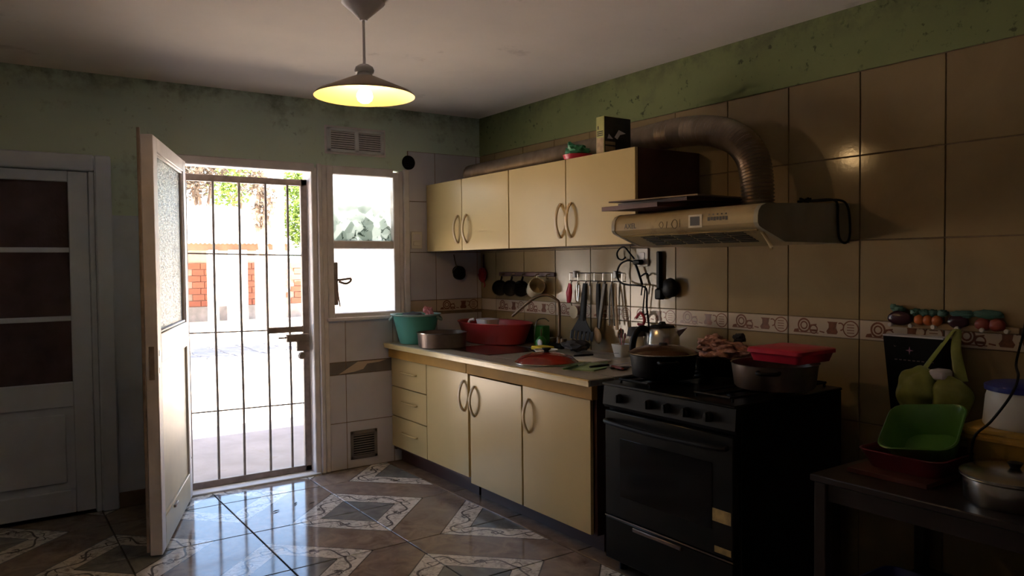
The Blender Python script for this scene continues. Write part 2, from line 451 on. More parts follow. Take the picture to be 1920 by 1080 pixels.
# --- floor tiles (60 cm grid)
def chamfer_tile_mesh(name, sx, sy, sz, m, axis='z', ch=.0018):
    b = NB()
    if axis == 'z': box(b, 0, sx, 0, sy, -sz, 0, ch)
    elif axis == 'x': box(b, 0, sz, 0, sx, 0, sy, ch)      # face at x=0 looking to -x
    else: box(b, 0, sx, 0, sz, 0, sy, ch)                  # face at y=0 looking to -y
    me = bpy.data.meshes.new(name); bm_to(b, me); me.materials.append(M[m]); return me
def bm_to(b, me): b.to_mesh(me); b.free()
G = .0035
_cache = {}
def tile_me(sx, sy, sz, m, axis):
    k = (round(sx, 3), round(sy, 3), sz, m, axis)
    if k not in _cache: _cache[k] = chamfer_tile_mesh('tile', sx, sy, sz, m, axis)
    return _cache[k]
xs = [-.81 - .597 * k for k in range(7)]; xs = [x for x in xs if x > XL] + [XL]
ys = [0.0] + [-.29 - .6 * k for k in range(12) if -.29 - .6 * k > YF] + [YF]
for i in range(len(xs) - 1):
    for j in range(len(ys) - 1):
        x1, x0, y1, y0 = xs[i], xs[i + 1], ys[j], ys[j + 1]
        inst('floor_tile', tile_me(x1 - x0 - 2 * G, y1 - y0 - 2 * G, .012, 'floortile', 'z'), (x0 + G, y0 + G, 0), floor)
# strip of plain tiles under the cabinets
for j in range(len(ys) - 1):
    y1, y0 = ys[j], ys[j + 1]
    inst('strip_tile', tile_me(.81 - 2 * G, y1 - y0 - 2 * G, .012, 'striptile', 'z'), (-.81 + G, y0 + G, 0), floor)
# thin raised edge of the strip
b = NB(); box(b, -.815, -.80, -2.6, -.05, -.001, .006, .002); obj('edge_trim', b, 'striptile', floor)

# dry leaf scraps blown in over the sill
M['dryleaf'] = mat('dry_leaf', (.05, .04, .03), .8, var=.3)
for k, (x, y, a, lb) in enumerate(((-1.80, -.62, .3, 'small dry leaf scrap on the floor tile seam near the sill'), (-1.66, -.55, .9, 'thin dry twig scrap on the floor before the gate'), (-1.58, -.60, .5, 'curled dry leaf on the floor before the gate'))):
    b = NB(); tube(b, [(x - .02 * math.cos(a), y - .02 * math.sin(a), .004), (x, y, .006), (x + .025 * math.cos(a), y + .025 * math.sin(a), .004)], [.002, .006, .002], 6, flat=.5); tag(obj('dry_leaf', b, 'dryleaf'), lb, 'leaf', 'leaf scraps on the floor')
# --- right wall tiles
ZA, ZB, ZC, ZD, ZE = 2.216, 1.853, 1.486, 1.138, 1.053
TW = .3574
ycols = [0.0] + [-1.993 + TW * k for k in range(5, -14, -1) if YF < -1.993 + TW * k < -.02] + [YF]
rows = [(ZB, ZA), (ZC, ZB), (ZD, ZC), (ZE, ZD), (.69, ZE), (.327, .69), (0, .327)]
GT = .0022
def motif(b, w, h, along):
    """brown print of a border tile: plate, cup, jug and oval; along(s, z) -> point"""
    def ann(cs, cz, ro, ri, n=18, a0=0, a1=2 * PI, k=1.0):
        A = []; B = []; full = abs(a1 - a0 - 2 * PI) < 1e-6
        m_ = n if full else n + 1
        for i in range(m_):
            a = a0 + (a1 - a0) * i / n
            A.append(b.verts.new(along(cs + ro * math.cos(a) * k, cz + ro * math.sin(a)))); B.append(b.verts.new(along(cs + ri * math.cos(a) * k, cz + ri * math.sin(a))))
        for i in range(n if full else n):
            j = (i + 1) % m_; b.faces.new((A[i], A[j], B[j], B[i]))
    def poly(pts): b.faces.new([b.verts.new(along(*p)) for p in pts])
    ann(.085, h * .55, .034, .0255); ann(.085, h * .55, .020, .013, 12)
    poly([(.03, .012), (.16, .012), (.16, .016), (.03, .016)])
    ann(.135, h * .36, .022, .016, 14, 0, PI * 2); poly([(.115, .02), (.155, .02), (.15, .03), (.12, .03)])
    poly([(.165, .02), (.19, .016), (.19, .022), (.165, .026)])
    poly([(.205, .014), (.25, .014), (.256, .026), (.246, .042), (.250, .062), (.255, .070), (.203, .070), (.211, .060), (.211, .042), (.199, .026)])
    ann(.268, .050, .019, .013, 14, -PI / 2, PI / 2 + .6)
    ann(.318, h * .5, .037, .0315, 20, 0, 2 * PI, 1.05); poly([(.03, .016), (.06, .016), (.055, .03), (.035, .026)]); poly([(.115, .045), (.15, .05), (.15, .056), (.12, .052)])
    for dz in (-.02, -.008, .004, .016): poly([(.300, h * .5 + dz), (.334, h * .5 + dz), (.334, h * .5 + dz + .0035), (.300, h * .5 + dz + .0035)])
_b = NB(); motif(_b, TW, ZD - ZE, lambda s, z: (-.0006, -s, z)); mot_me = bpy.data.meshes.new('motif'); bm_to(_b, mot_me); mot_me.materials.append(M['motif'])
_b = NB(); motif(_b, TW, ZD - ZE, lambda s, z: (s, -.0006, z)); mot_me_b = bpy.data.meshes.new('motif'); bm_to(_b, mot_me_b); mot_me_b.materials.append(M['motif'])
for j in range(len(ycols) - 1):
    y1, y0 = ycols[j], ycols[j + 1]
    for (z0, z1) in rows:
        brd = (z0 == ZE)
        g = GT if not brd else .001
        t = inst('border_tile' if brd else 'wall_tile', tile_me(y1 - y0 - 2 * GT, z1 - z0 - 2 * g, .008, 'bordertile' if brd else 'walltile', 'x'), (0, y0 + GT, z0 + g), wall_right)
        if brd and y1 - y0 > .3: inst('motif', mot_me, (0, y1, z0), t)
# green paint above the tiles
b = NB(); box(b, .0, .008, YF, 0, ZA + .002, H); obj('painted_band', b, 'greendim', wall_right, smooth=0)

# --- back wall tiles: under the window, and right of the window
tcol = [-1.24, -1.107, -.75, -.393, -.036, 0.0]
def btile(x0, x1, z0, z1, m, nm='wall_tile'):
    return inst(nm, tile_me(x1 - x0 - 2 * GT, z1 - z0 - 2 * GT, .008, m, 'y'), (x0 + GT, -.008, z0 + GT), wall_back)
for i in range(len(tcol) - 1):
    x0, x1 = tcol[i], tcol[i + 1]
    for z0, z1 in ((0, .322), (.322, .653), (.738, 1.035)): btile(x0, x1, z0, z1, 'greytile')
    btile(x0, x1, .653, .738, 'darkband', 'band_tile')
b = NB(); prism(b, [(-1.16, .657), (-1.02, .734), (-.80, .734), (-.86, .72), (-.95, .715), (-.98, .68), (-1.05, .665)], 'y', -.0092, -.0078); obj('band_inlay', b, 'bordertile', wall_back, smooth=0)
rx = [-.612, -.393, -.036, 0]
for i in range(3):
    for z0, z1 in ((ZB, 2.21), (ZC, ZB), (ZD, ZC), (ZE, ZD)):
        brd = z0 == ZE
        t = btile(rx[i], rx[i + 1], z0, z1, 'bordertile' if brd else 'greytile', 'border_tile' if brd else 'wall_tile')
        if brd and rx[i + 1] - rx[i] > .3: inst('motif', mot_me_b, (rx[i], -.008, z0), t)
b = NB(); box(b, -.615, 0, -.0055, 0, .738, 2.21); obj('grout_bed', b, 'grout', wall_back, smooth=0)
b = NB(); box(b, -1.243, -.615, -.0055, 0, 0, 1.035); obj('grout_bed', b, 'grout', wall_back, smooth=0)
# grey painted patch between the two doors
b = NB(); box(b, -2.52, -2.18, -.004, 0, 0, 1.70); obj('grey_patch', b, 'dado', wall_back, smooth=0)
# baseboard
b = NB(); box(b, -2.52, -2.2, -.014, 0, 0, .09, .004); struct('baseboard_back', b, 'striptile', 'dark tiled baseboard beside the grey door')

# --- frames (trim)
b = NB()
box(b, DX0 - .05, DX1 + .02, -.02, .10, 2.02, 2.075, .006)                 # door head
box(b, DX0 - .05, DX0 + .03, -.02, .10, 0, 2.075, .006)                    # hinge jamb
box(b, -1.332, -1.292, -.015, .10, 0, 2.05, .006)
box(b, -1.292, -1.262, -.03, .12, 0, 2.075, .006)
box(b, -1.262, -1.225, -.018, .10, 0, 2.07, .006)
struct('trim_1', b, 'frame', 'old cream painted frame of the open doorway')
b = NB(); box(b, DX0, DX1 + .03, -.04, .16, -.012, .012, .004); struct('trim_2', b, 'whitepaint', 'pale door sill')

# --- window
w = sempty('window_1', (-.93, 0, 1.04), label='two pane window with cream frame above the teal basin')
b = NB()
box(b, -1.225, -1.18, -.02, .08, 1.03, 2.07, .006); box(b, -.735, -.685, -.015, .08, 1.03, 2.05, .006); box(b, -.685, -.655, -.005, .08, 1.03, 2.06, .004); box(b, -.655, -.612, -.025, .08, 1.03, 2.075, .006)
box(b, -1.18, -.735, -.02, .08, 2.012, 2.07, .006); box(b, -1.18, -.735, -.02, .08, 1.03, 1.075, .006)
box(b, -1.24, -.6, -.035, .02, 1.02, 1.045, .006)
obj('window_frame', b, 'frame', w)
b = NB(); box(b, -1.18, -.735, -.012, .06, 1.51, 1.567, .006); obj('mid_rail', b, 'frame', w)
me_off = Vector((-1.18, .03, 1.565))
b = NB(); box(b, -1.185, -.73, .03, .034, 1.56, 2.02); b.transform(Matrix.Translation(-me_off)); o = obj('pane', b, 'leafglass', None, smooth=0); o.parent = w; o.location = me_off - wloc(w); o['label'] = 'upper pane with leaf pattern film'
b = NB(); box(b, -1.185, -.73, .03, .034, 1.07, 1.515); obj('pane', b, 'dustyglass', w, smooth=0)
b = NB(); tube(b, [(-1.165, -.02, 1.30), (-1.165, -.05, 1.30), (-1.08, -.055, 1.31)], .008); tube(b, smoothpath([(-1.165, -.05, 1.29), (-1.12, -.06, 1.275), (-1.085, -.055, 1.29), (-1.08, -.055, 1.31)]), .008); box(b, -1.185, -1.160, -.028, -.015, 1.13, 1.42, .004)
tube(b, smoothpath([(-1.168, -.03, 1.29), (-1.165, -.035, 1.2), (-1.15, -.03, 1.12)]), .005)
obj('window_handle', b, 'iron', w)

# --- closed grey door in the back wall
d = sempty('door_1', (-3.0, 0, 0), label='closed grey door with three dark glass panes')
b = NB()
box(b, -2.60, -2.515, -.035, .10, 0, 2.035, .008); box(b, -3.5, -2.60, -.035, .10, 1.945, 2.035, .008); box(b, -2.63, -2.60, -.015, .10, 0, 1.945, .005); box(b, -3.52, -3.43, -.035, .10, 0, 2.035, .008)
obj('door_frame', b, 'greydoor', d)
b = NB()
box(b, -2.73, -2.632, -.008, .04, .02, 1.94, .004); box(b, -3.42, -3.31, -.008, .04, .02, 1.94, .004)
box(b, -3.31, -2.73, -.008, .04, 1.88, 1.94, .004); box(b, -3.31, -2.73, -.008, .04, .02, .15, .004); box(b, -3.31, -2.73, -.008, .04, .62, .76, .004)
obj('leaf_frame', b, 'greydoor', d)
for z in (1.50, 1.117):
    b = NB(); box(b, -3.31, -2.73, -.008, .04, z - .014, z + .014, .004); obj('glazing_bar', b, 'greydoor', d)
for z0, z1 in ((1.514, 1.88), (1.131, 1.486), (.76, 1.103)):
    b = NB(); box(b, -3.31, -2.73, .012, .018, z0, z1); obj('pane', b, 'darkpane', d, smooth=0)
b = NB(); box(b, -3.31, -2.73, .01, .03, .15, .62); obj('lower_panel', b, 'greydoor', d, smooth=0)
b = NB(); box(b, -3.27, -2.77, -.002, .012, .19, .58, .008); obj('raised_panel', b, 'greydoor', d)

# --- open cream door leaf, swung into the room
LW = .99
dl = sempty('door_2', (-2.145, -.035, 0), math.atan2(-.940, -.342), 'cream door leaf with hammered glass standing open')
T = .028
def L(name, m, fn, **k):
    b = NB(); fn(b); return obj(name, b, m, dl, local=True, **k)
L('stile', 'frame', lambda b: box(b, LW - .10, LW, -T, T, .012, 2.03, .003))
L('stile', 'frame', lambda b: box(b, 0, .09, -T, T, .012, 2.03, .003))
L('top_rail', 'frame', lambda b: box(b, .09, LW - .10, -T, T, 1.96, 2.03, .003))
L('mid_rail', 'doorleaf', lambda b: box(b, .09, LW - .10, -T, T, .93, 1.075, .003))
L('bottom_rail', 'doorleaf', lambda b: box(b, .09, LW - .10, -T, T, .012, .17, .003))
L('panel', 'doorleaf', lambda b: box(b, .09, LW - .10, -.012, .016, .17, .93, .002))
L('pane', 'hammered', lambda b: box(b, .09, LW - .10, .004, .008, 1.075, 1.96), smooth=0)
def _bead(b):
    for z in (1.082, 1.953): box(b, .09, LW - .10, .008, .022, z - .007, z + .007, .003)
    for x in (.097, LW - .107): box(b, x - .007, x + .007, .008, .022, 1.075, 1.96, .003)
L('glazing_bead', 'frame', _bead)
L('weather_strip', 'iron', lambda b: box(b, LW - .012, LW + .004, -T - .014, -T, .03, 2.06, .002))
L('lock_plate', 'iron', lambda b: box(b, LW, LW + .002, -.012, .012, .86, 1.02, .0005))
def _kh(b):
    for z in (.985, .90): box(b, LW - .045, LW - .032, T, T + .0015, z - .014, z + .014, .0005)
L('keyhole', 'black', _kh)
def _sc(b):
    for z in (.90, .55, .25): lathe(b, [(0, .003), (.006, .002), (.006, 0), (0, 0)], 8, (.03, T, z), mtx=Matrix.Rotation(-PI / 2, 4, 'X'))
L('screw', 'steel', _sc)
L('latch_knob', 'iron', lambda b: box(b, LW - .42, LW - .33, T - .012, T + .012, .14, .155, .004))

# --- security gate behind the doorway
YG = .075
gt = thing('security_gate', 'brown iron barred security gate filling the doorway', 'gate', (-1.75, YG, .02))
GX0, GX1 = -2.16, -1.335
b = NB(); box(b, GX0, GX0 + .045, YG - .015, YG + .015, .012, 1.975, .003); obj('stile', b, 'iron', gt)
b = NB(); box(b, GX1 - .042, GX1, YG - .015, YG + .015, .012, 1.975, .003); obj('stile', b, 'iron', gt)
b = NB(); box(b, GX0, GX1, YG - .015, YG + .015, 1.93, 1.972, .003); obj('top_rail', b, 'iron', gt)
b = NB(); box(b, GX0, GX1, YG - .015, YG + .015, .014, .055, .003); obj('bottom_rail', b, 'iron', gt)
for i, x in enumerate((-2.097, -1.935, -1.775, -1.607, -1.462)):
    b = NB(); tube(b, [(x, YG, .05), (x + .002, YG, .5), (x - .002, YG, 1.2), (x, YG, 1.94)], .0085, 8); obj('bar', b, 'iron', gt)
for z in (1.475, .98, .482):
    b = NB(); tube(b, [(GX0 + .03, YG + .008, z + .008), (GX1 - .03, YG + .008, z - .008)], .0055, 6); obj('cross_rod', b, 'iron', gt)
b = NB(); box(b, -1.607, GX1 - .03, YG - .008, YG + .008, .955, .995, .003); obj('lock_bar', b, 'iron', gt)
b = NB(); box(b, -1.50, GX1 - .01, YG - .05, YG - .01, .895, .945, .005); box(b, -1.43, GX1 - .01, YG - .045, YG - .012, .83, .90, .005); tube(b, [(-1.55, YG - .03, .925), (-1.50, YG - .03, .925)], .006)
lk = obj('lock_box', b, 'iron', gt)
b = NB(); lathe(b, [(0, .03), (.02, .028), (.026, .01), (.02, 0), (0, 0)], 12, (-1.40, YG - .03, .80), mtx=Matrix.Rotation(PI / 2, 4, 'X')); obj('padlock', b, 'iron', lk)

# ================================================================== WALL FIXTURES
v = thing('louvred_vent', 'white double louvred vent above the window', 'vent', (-1.01, -.02, 2.15))
b = NB()
box(b, -1.215, -.80, -.022, -.002, 2.305, 2.325, .003); box(b, -1.215, -.80, -.022, -.002, 2.165, 2.185, .003)
box(b, -1.215, -1.19, -.022, -.002, 2.165, 2.325, .003); box(b, -.825, -.80, -.022, -.002, 2.165, 2.325, .003); box(b, -1.02, -.99, -.022, -.002, 2.165, 2.325, .003)
obj('frame', b, 'whitepaint', v)
b = NB(); box(b, -1.23, -.785, -.006, 0, 2.15, 2.34, .002); obj('mortar_surround', b, 'frame', v)
b = NB(); box(b, -1.195, -.82, -.0085, -.006, 2.18, 2.31); obj('backing', b, 'blackmatte', v, smooth=0)
for x0, x1 in ((-1.19, -1.02), (-.99, -.825)):
    for k in range(8):
        z = 2.19 + k * .0148
        b = NB(); prism(b, [(-.021, z), (-.019, z - .001), (-.009, z + .0105), (-.011, z + .0115)], 'x', x0, x1); obj('louvre', b, 'frame', v, smooth=0)
b = NB(); lathe(b, [(0, .012), (.042, .010), (.05, .006), (.052, 0), (0, 0)], 24, (-.606, -.003, 2.128), mtx=Matrix.Rotation(PI / 2, 4, 'X'))
for k in range(5): box(b, -.645, -.567, -.0175, -.013, 2.10 + k * .013, 2.104 + k * .013)
tag(obj('round_vent', b, 'blackmatte'), 'small round black vent cover on the wall beside the window', 'vent')
s = thing('light_switch', 'white wall switch plate beside the cream cabinets', 'switch', (-.555, -.008, 1.52))
b = NB(); box(b, -.60, -.51, -.018, -.008, 1.512, 1.636, .004); obj('plate', b, 'white', s)
b = NB(); box(b, -.585, -.525, -.023, -.018, 1.535, 1.565, .003); obj('rocker', b, 'white', s)
b = NB(); box(b, -.585, -.525, -.0195, -.018, 1.575, 1.618, .001); obj('socket_insert', b, 'frost', s)
lv = thing('floor_vent', 'square grey air grille low on the tiled wall under the window', 'vent', (-.985, -.012, .06))
b = NB(); box(b, -1.085, -.885, -.016, -.008, .06, .085, .003); box(b, -1.085, -.885, -.016, -.008, .23, .255, .003); box(b, -1.085, -1.062, -.016, -.008, .06, .255, .003); box(b, -.908, -.885, -.016, -.008, .06, .255, .003); obj('frame', b, 'darkband', lv)
b = NB(); box(b, -1.065, -.905, -.0095, -.008, .08, .235); obj('backing', b, 'blackmatte', lv, smooth=0)
for k in range(9):
    z = .089 + k * .0163; b = NB(); box(b, -1.063, -.907, -.014, -.0095, z, z + .008); obj('slat', b, 'darkband', lv, smooth=0)

# ================================================================== PENDANT LAMP
LX, LY, LZB = -1.804, -1.939, 2.118
lp = thing('pendant_lamp', 'lit pendant lamp with wide conical metal shade', 'lamp', (LX, LY, H))
b = NB(); lathe(b, [(0, 2.499), (.088, 2.499), (.09, 2.490), (.018, 2.425), (.015, 2.418), (0, 2.418)], 32, (LX, LY, 0)); obj('ceiling_cup', b, 'frame', lp)
b = NB(); tube(b, [(LX, LY, 2.43), (LX, LY, 2.22)], .006, 8); obj('cord', b, 'frame', lp)
b = NB(); lathe(b, [(0, 2.238), (.02, 2.236), (.036, 2.226), (.041, 2.212), (.038, 2.203), (.030, 2.200), (.034, 2.19), (.05, 2.183), (0, 2.183)], 28, (LX, LY, 0)); obj('cap', b, 'frame', lp)
M['shadeout'] = mat('lamp_shade_outside', (.34, .24, .17), .4, var=.15)
M['shadein'] = mat('lamp_shade_inside', (.80, .68, .36), .5, var=.05)
b = NB(); lathe(b, [(.048, 2.185), (.20, 2.118), (.209, 2.108), (.209, 2.104)], 48, (LX, LY, 0)); sh = obj('shade', b, 'shadeout', lp)
b = NB(); lathe(b, [(.209, 2.104), (.206, 2.106), (.197, 2.114), (.046, 2.181), (0, 2.182)], 48, (LX, LY, 0)); obj('shade_lining', b, 'shadein', sh)
b = NB(); lathe(b, [(0, 2.181), (.022, 2.181), (.022, 2.155), (.018, 2.145), (0, 2.145)], 20, (LX, LY, 0)); obj('socket', b, 'white', lp)
b = NB(); lathe(b, [(0, 2.146), (.014, 2.145), (.02, 2.135), (.031, 2.118), (.034, 2.104), (.030, 2.090), (.018, 2.079), (0, 2.075)], 20, (LX, LY, 0))
M['bulb'] = emit('lit_bulb', (1.0, .63, .28), LAMP_STRENGTH); obj('bulb', b, 'bulb', lp)

# ================================================================== CABINETS
def arch_handle(x, y, z0, z1):
    b = NB(); pts = []
    for k in range(13):
        t = k / 12; pts.append((x - .034 * math.sin(PI * t) ** .7 - .002, y, z0 + (z1 - z0) * t))
    tube(b, pts, .0115, 8, flat=.6); return b
def bar_handle(x, y0, y1, z):
    b = NB(); tube(b, smoothpath([(x - .002, y0, z), (x - .018, y0 - .012, z), (x - .022, (y0 + y1) / 2, z), (x - .018, y1 + .012, z), (x - .002, y1, z)], 4), .006, 8); return b
def upper(name, y0, y1, label, ysplit, hy):
    r = thing(name, label, 'cabinet', (-.235, (y0 + y1) / 2, 1.5), group='cream wall cabinets')
    b = NB(); t = .018
    box(b, -.45, -.004, y0, y0 + t, 1.495, 1.972, .001); box(b, -.45, -.004, y1 - t, y1, 1.495, 1.972, .001)
    box(b, -.45, -.004, y0 + t, y1 - t, 1.495, 1.513); box(b, -.45, -.004, y0 + t, y1 - t, 1.954, 1.972); box(b, -.012, -.004, y0 + t, y1 - t, 1.513, 1.954)
    obj('body', b, 'cabbody', r, smooth=0)
    for (a, c, h) in ((y1 - .003, ysplit + .003, hy[0]), (ysplit - .003, y0 + .003, hy[1])):
        b = NB(); box(b, -.470, -.4505, c, a, 1.492, 1.972, .0015); dd = obj('door', b, 'cream', r)
        obj('handle', arch_handle(-.470, h, 1.54, 1.73), 'handle', dd)
    return r
upper('overhead_cabinet', -1.060, -.012, 'cream two door wall cabinet beside the window wall', -.505, (-.452, -.568))
upper('overhead_cabinet', -2.168, -1.064, 'cream two door wall cabinet next to the range hood', -1.618, (-1.572, -1.664))

def lower(name, y0, y1, label):
    r = thing(name, label, 'cabinet', (-.385, (y0 + y1) / 2, 0), group='cream base cabinets')
    b = NB(); t = .018
    box(b, -.752, -.012, y0, y0 + t, .09, .80); box(b, -.752, -.012, y1 - t, y1, .09, .80); box(b, -.752, -.012, y0 + t, y1 - t, .10, .118); box(b, -.03, -.012, y0 + t, y1 - t, .118, .80)
    box(b, -.70, -.03, y0 + .01, y1 - .01, .0, .10)
    obj('body', b, 'cabbody', r, smooth=0)
    b = NB(); box(b, -.790, -.753, y0 - (.008 if y0 < -2 else 0), y1, .749, .8155, .002); tr_ = obj('top_rail', b, 'fascia', r); tr_['label'] = 'ochre wooden top rail'; return r
r = lower('base_cabinet', -1.060, -.012, 'cream base cabinet with three drawers and one door')
for z0, z1 in ((.549, .747), (.341, .543), (.121, .335)):
    b = NB(); box(b, -.772, -.7525, -.530, -.020, z0, z1, .0015); dd = obj('drawer', b, 'cream', r); obj('handle', bar_handle(-.772, -.19, -.40, (z0 + z1) / 2 + .01), 'cream', dd)
b = NB(); box(b, -.772, -.7525, -1.050, -.536, .121, .745, .0015); dd = obj('door', b, 'cream', r); obj('handle', arch_handle(-.772, -1.005, .515, .70), 'handle', dd)
r = lower('base_cabinet', -2.190, -1.064, 'cream two door base cabinet next to the black stove')
for a, c, h, z1 in ((-1.075, -1.598, -1.125, .738), (-1.612, -2.165, -1.665, .744)):
    b = NB(); box(b, -.772, -.7525, c, a, .092, z1, .0015); dd = obj('door', b, 'cream', r); obj('handle', arch_handle(-.772, h, .50, .68), 'handle', dd)

# --- worktop with inset sink
ct = thing('worktop', 'speckled stone worktop with edge coloured by its yellow highlight over the base cabinets', 'worktop', (-.42, -1.1, .80))
SX0, SX1, SY0, SY1 = -.66, -.24, -1.12, -.62
b = NB()
box(b, -.815, SX0, -2.215, -.009, .818, .852, .005); box(b, SX1, -.002, -2.215, -.009, .818, .852, .004); box(b, SX0, SX1, -2.215, SY0, .818, .852); box(b, SX0, SX1, SY1, -.009, .818, .852)
obj('slab', b, 'counter', ct)
M['edge'] = mat('highlit_laminate_edge', (.62, .49, .24), .3, var=.2, scale=6)  # bright yellow tone paints the highlight along the worktop edge
b = NB(); box(b, -.824, -.815, -2.215, -.009, .816, .850, .003); box(b, -.827, -.824, -2.215, -.009, .838, .846, .001); obj('edge_strip', b, 'edge', ct)
b = NB(); rect_lathe(b, SX0 - .012, SX1 + .012, SY0 - .012, SY1 + .012, [(0, .854), (.012, .8555), (.016, .85), (.03, .72), (.05, .712)], .06); sk = obj('kitchen_sink', b, 'steel'); tag(sk, 'inset steel sink bowl beside the red tub', 'sink')

# ================================================================== RANGE HOOD AND DUCT
HY0, HY1 = -3.02, -2.175
hd = thing('range_hood', 'grimy cream range hood mounted over the stove', 'hood', (-.31, (HY0 + HY1) / 2, 1.475))
prof = [(-.004, 1.650), (-.58, 1.630), (-.612, 1.618), (-.628, 1.600), (-.634, 1.578), (-.634, 1.552), (-.624, 1.538), (-.606, 1.530), (-.46, 1.478), (-.004, 1.474)]
M['hood'] = mat('grimy_cream_enamel', (.38, .28, .14), .35, var=.2, scale=5, dirt=((.16, .09, .04), 9, .58, .7))
M['hoodside'] = mat('grimy_grey_enamel', (.34, .31, .24), .4, var=.2, scale=5)
b = NB(); prism(b, prof, 'y', HY0 + .02, HY1 - .02); obj('shell', b, 'hood', hd, smooth=35)
for y0, y1 in ((HY0, HY0 + .0205), (HY1 - .0205, HY1)):
    b = NB(); prism(b, [(x - (.004 if x < -.1 else 0), z) for x, z in prof], 'y', y0, y1); obj('end_cap', b, 'hoodside', hd, smooth=35)
sl = (1.530 - 1.478) / (-.606 + .46)
def under(x): return 1.478 + (x + .46) * sl if x < -.46 else 1.478 - (x + .46) * .00877
b = NB(); prism(b, [(-.602, under(-.602) - .001), (-.605, under(-.602) - .006), (-.598, under(-.598) - .008), (-.592, under(-.592) - .001)], 'y', HY0 + .03, HY1 - .03); obj('lower_lip', b, 'hood', hd, smooth=0)
for k in range(6):
    y = HY1 - .14 - k * .10
    b = NB()
    for x0 in [-.585 + .02 * q for q in range(6)]:
        prism(b, [(x0, under(x0) - .0005), (x0 + .010, under(x0 + .010) - .0005), (x0 + .010, under(x0 + .010) - .003), (x0, under(x0) - .003)], 'y', y - .088, y)
    obj('filter_grille', b, 'black', hd, smooth=0)
b = NB(); tube(b, smoothpath([(-.59, HY0 + .015, 1.515), (-.57, HY0 + .01, 1.49), (-.555, HY0 - .002, 1.455), (-.565, HY0 - .005, 1.445)]), .012, 6, flat=.4); obj('loose_clip', b, 'hood', hd)
M['print'] = mat('dark_print', (.03, .02, .015), .5, var=.2)
M['sticker'] = mat('pale_sticker', (.60, .52, .38), .5, var=.1)
RX = (PI / 2, 0, -PI / 2)
text_mesh('lettering', 'AXEL', .034, 'print', hd, (-.6345, -2.30, 1.568), RX)
b = NB(); box(b, -.6352, -.634, -2.735, -2.660, 1.545, 1.600); stk = obj('sticker', b, 'sticker', hd, smooth=0)
b = NB(); box(b, -.6358, -.6352, -2.722, -2.670, 1.554, 1.592); obj('sticker_print', b, 'print', stk, smooth=0)
b = NB()
for k in range(7):
    y = -2.765 - k * .0155; box(b, -.6348, -.634, y - .012, y, 1.570 + .002 * (k % 2), 1.586)
for k in range(5):
    y = -2.77 - k * .022; box(b, -.6348, -.634, y - .008, y, 1.593, 1.599)
obj('brand_print', b, 'print', hd, smooth=0)
b = NB()
for (y, r) in ((-2.50, .014), (-2.58, .02)):
    tube(b, [(-.6345, y + r * math.cos(a) * (.8 if k else 1), 1.566 + r * math.sin(a)) for k, a in enumerate([i * 2 * PI / 10 for i in range(10)])], .0012, 4, closed=True)
tube(b, [(-.6345, -2.53, 1.55), (-.6345, -2.535, 1.58)], .0012, 4); tube(b, [(-.6345, -2.61, 1.55), (-.6345, -2.61, 1.585)], .0012, 4)
obj('scribble', b, 'print', hd)

dpath = smoothpath([(-.25, -2.725, 1.645), (-.25, -2.72, 1.76), (-.245, -2.69, 1.87), (-.235, -2.60, 1.965), (-.22, -2.44, 2.03), (-.20, -2.20, 2.060), (-.17, -1.9, 2.060), (-.15, -1.2, 2.058), (-.14, -.5, 2.056), (-.14, -.09, 2.054)], 16)
seg = []; acc = 0
fine = [dpath[0]]
for a, c in zip(dpath, dpath[1:]):
    n_ = max(1, int((c - a).length / .008))
    for k in range(1, n_ + 1): fine.append(a.lerp(c, k / n_))
rad = [(.0755 if k % 2 else .066) for k in range(len(fine))]
rad[-1] = .05
b = NB(); tube(b, fine, rad, 16); tag(obj('exhaust_duct', b, 'alu', smooth=22), 'ribbed silver flexible duct running along the wall cabinets to the hood', 'duct')

# cable looped at the hood end
b = NB(); tube(b, smoothpath([(-.10, -2.86, 1.665), (-.10, -2.93, 1.663), (-.08, -3.02, 1.66), (-.06, -3.045, 1.63), (-.05, -3.05, 1.55), (-.05, -3.045, 1.49), (-.07, -3.035, 1.475), (-.10, -3.03, 1.50), (-.11, -3.03, 1.58), (-.105, -3.025, 1.64), (-.09, -2.99, 1.664), (-.10, -2.9, 1.666)], 5), .0055, 6)
for a in (0, 1.2, 2.4): tube(b, [(-.10 + .03 * math.cos(a), -2.86 + .03 * math.sin(a), 1.664), (-.10 - .03 * math.cos(a), -2.86 - .03 * math.sin(a), 1.676)], .006, 6)
tag(obj('hood_cable', b, 'blackmatte'), 'dark cable looped around the end of the range hood', 'cable')

# boards and trays piled on the hood
def slab_on_hood(name, pts, z, t, m, label, tilt=0.0):
    b = NB(); prism(b, pts, 'z', 0, t)
    for vtx in b.verts: vtx.co.z += z + tilt * (vtx.co.x + .5) 
    tag(obj(name, b, m, smooth=0), label, 'tray', 'trays piled on the hood')
slab_on_hood('baking_tray', [(-.66, -2.13), (-.66, -2.50), (-.20, -2.62), (-.20, -2.27)], 1.650, .020, 'brownwood', 'dark red wooden tray lowest in the pile on the range hood', .012)
slab_on_hood('wooden_board', [(-.58, -2.16), (-.60, -2.62), (-.22, -2.62), (-.22, -2.2)], 1.671, .016, 'cabbody', 'dark brown board in the middle of the pile on the range hood', .012)
slab_on_hood('metal_tray', [(-.66, -2.18), (-.60, -2.68), (-.22, -2.63), (-.24, -2.2)], 1.688, .006, 'greypan', 'thin grey metal tray on top of the pile on the range hood', .012)

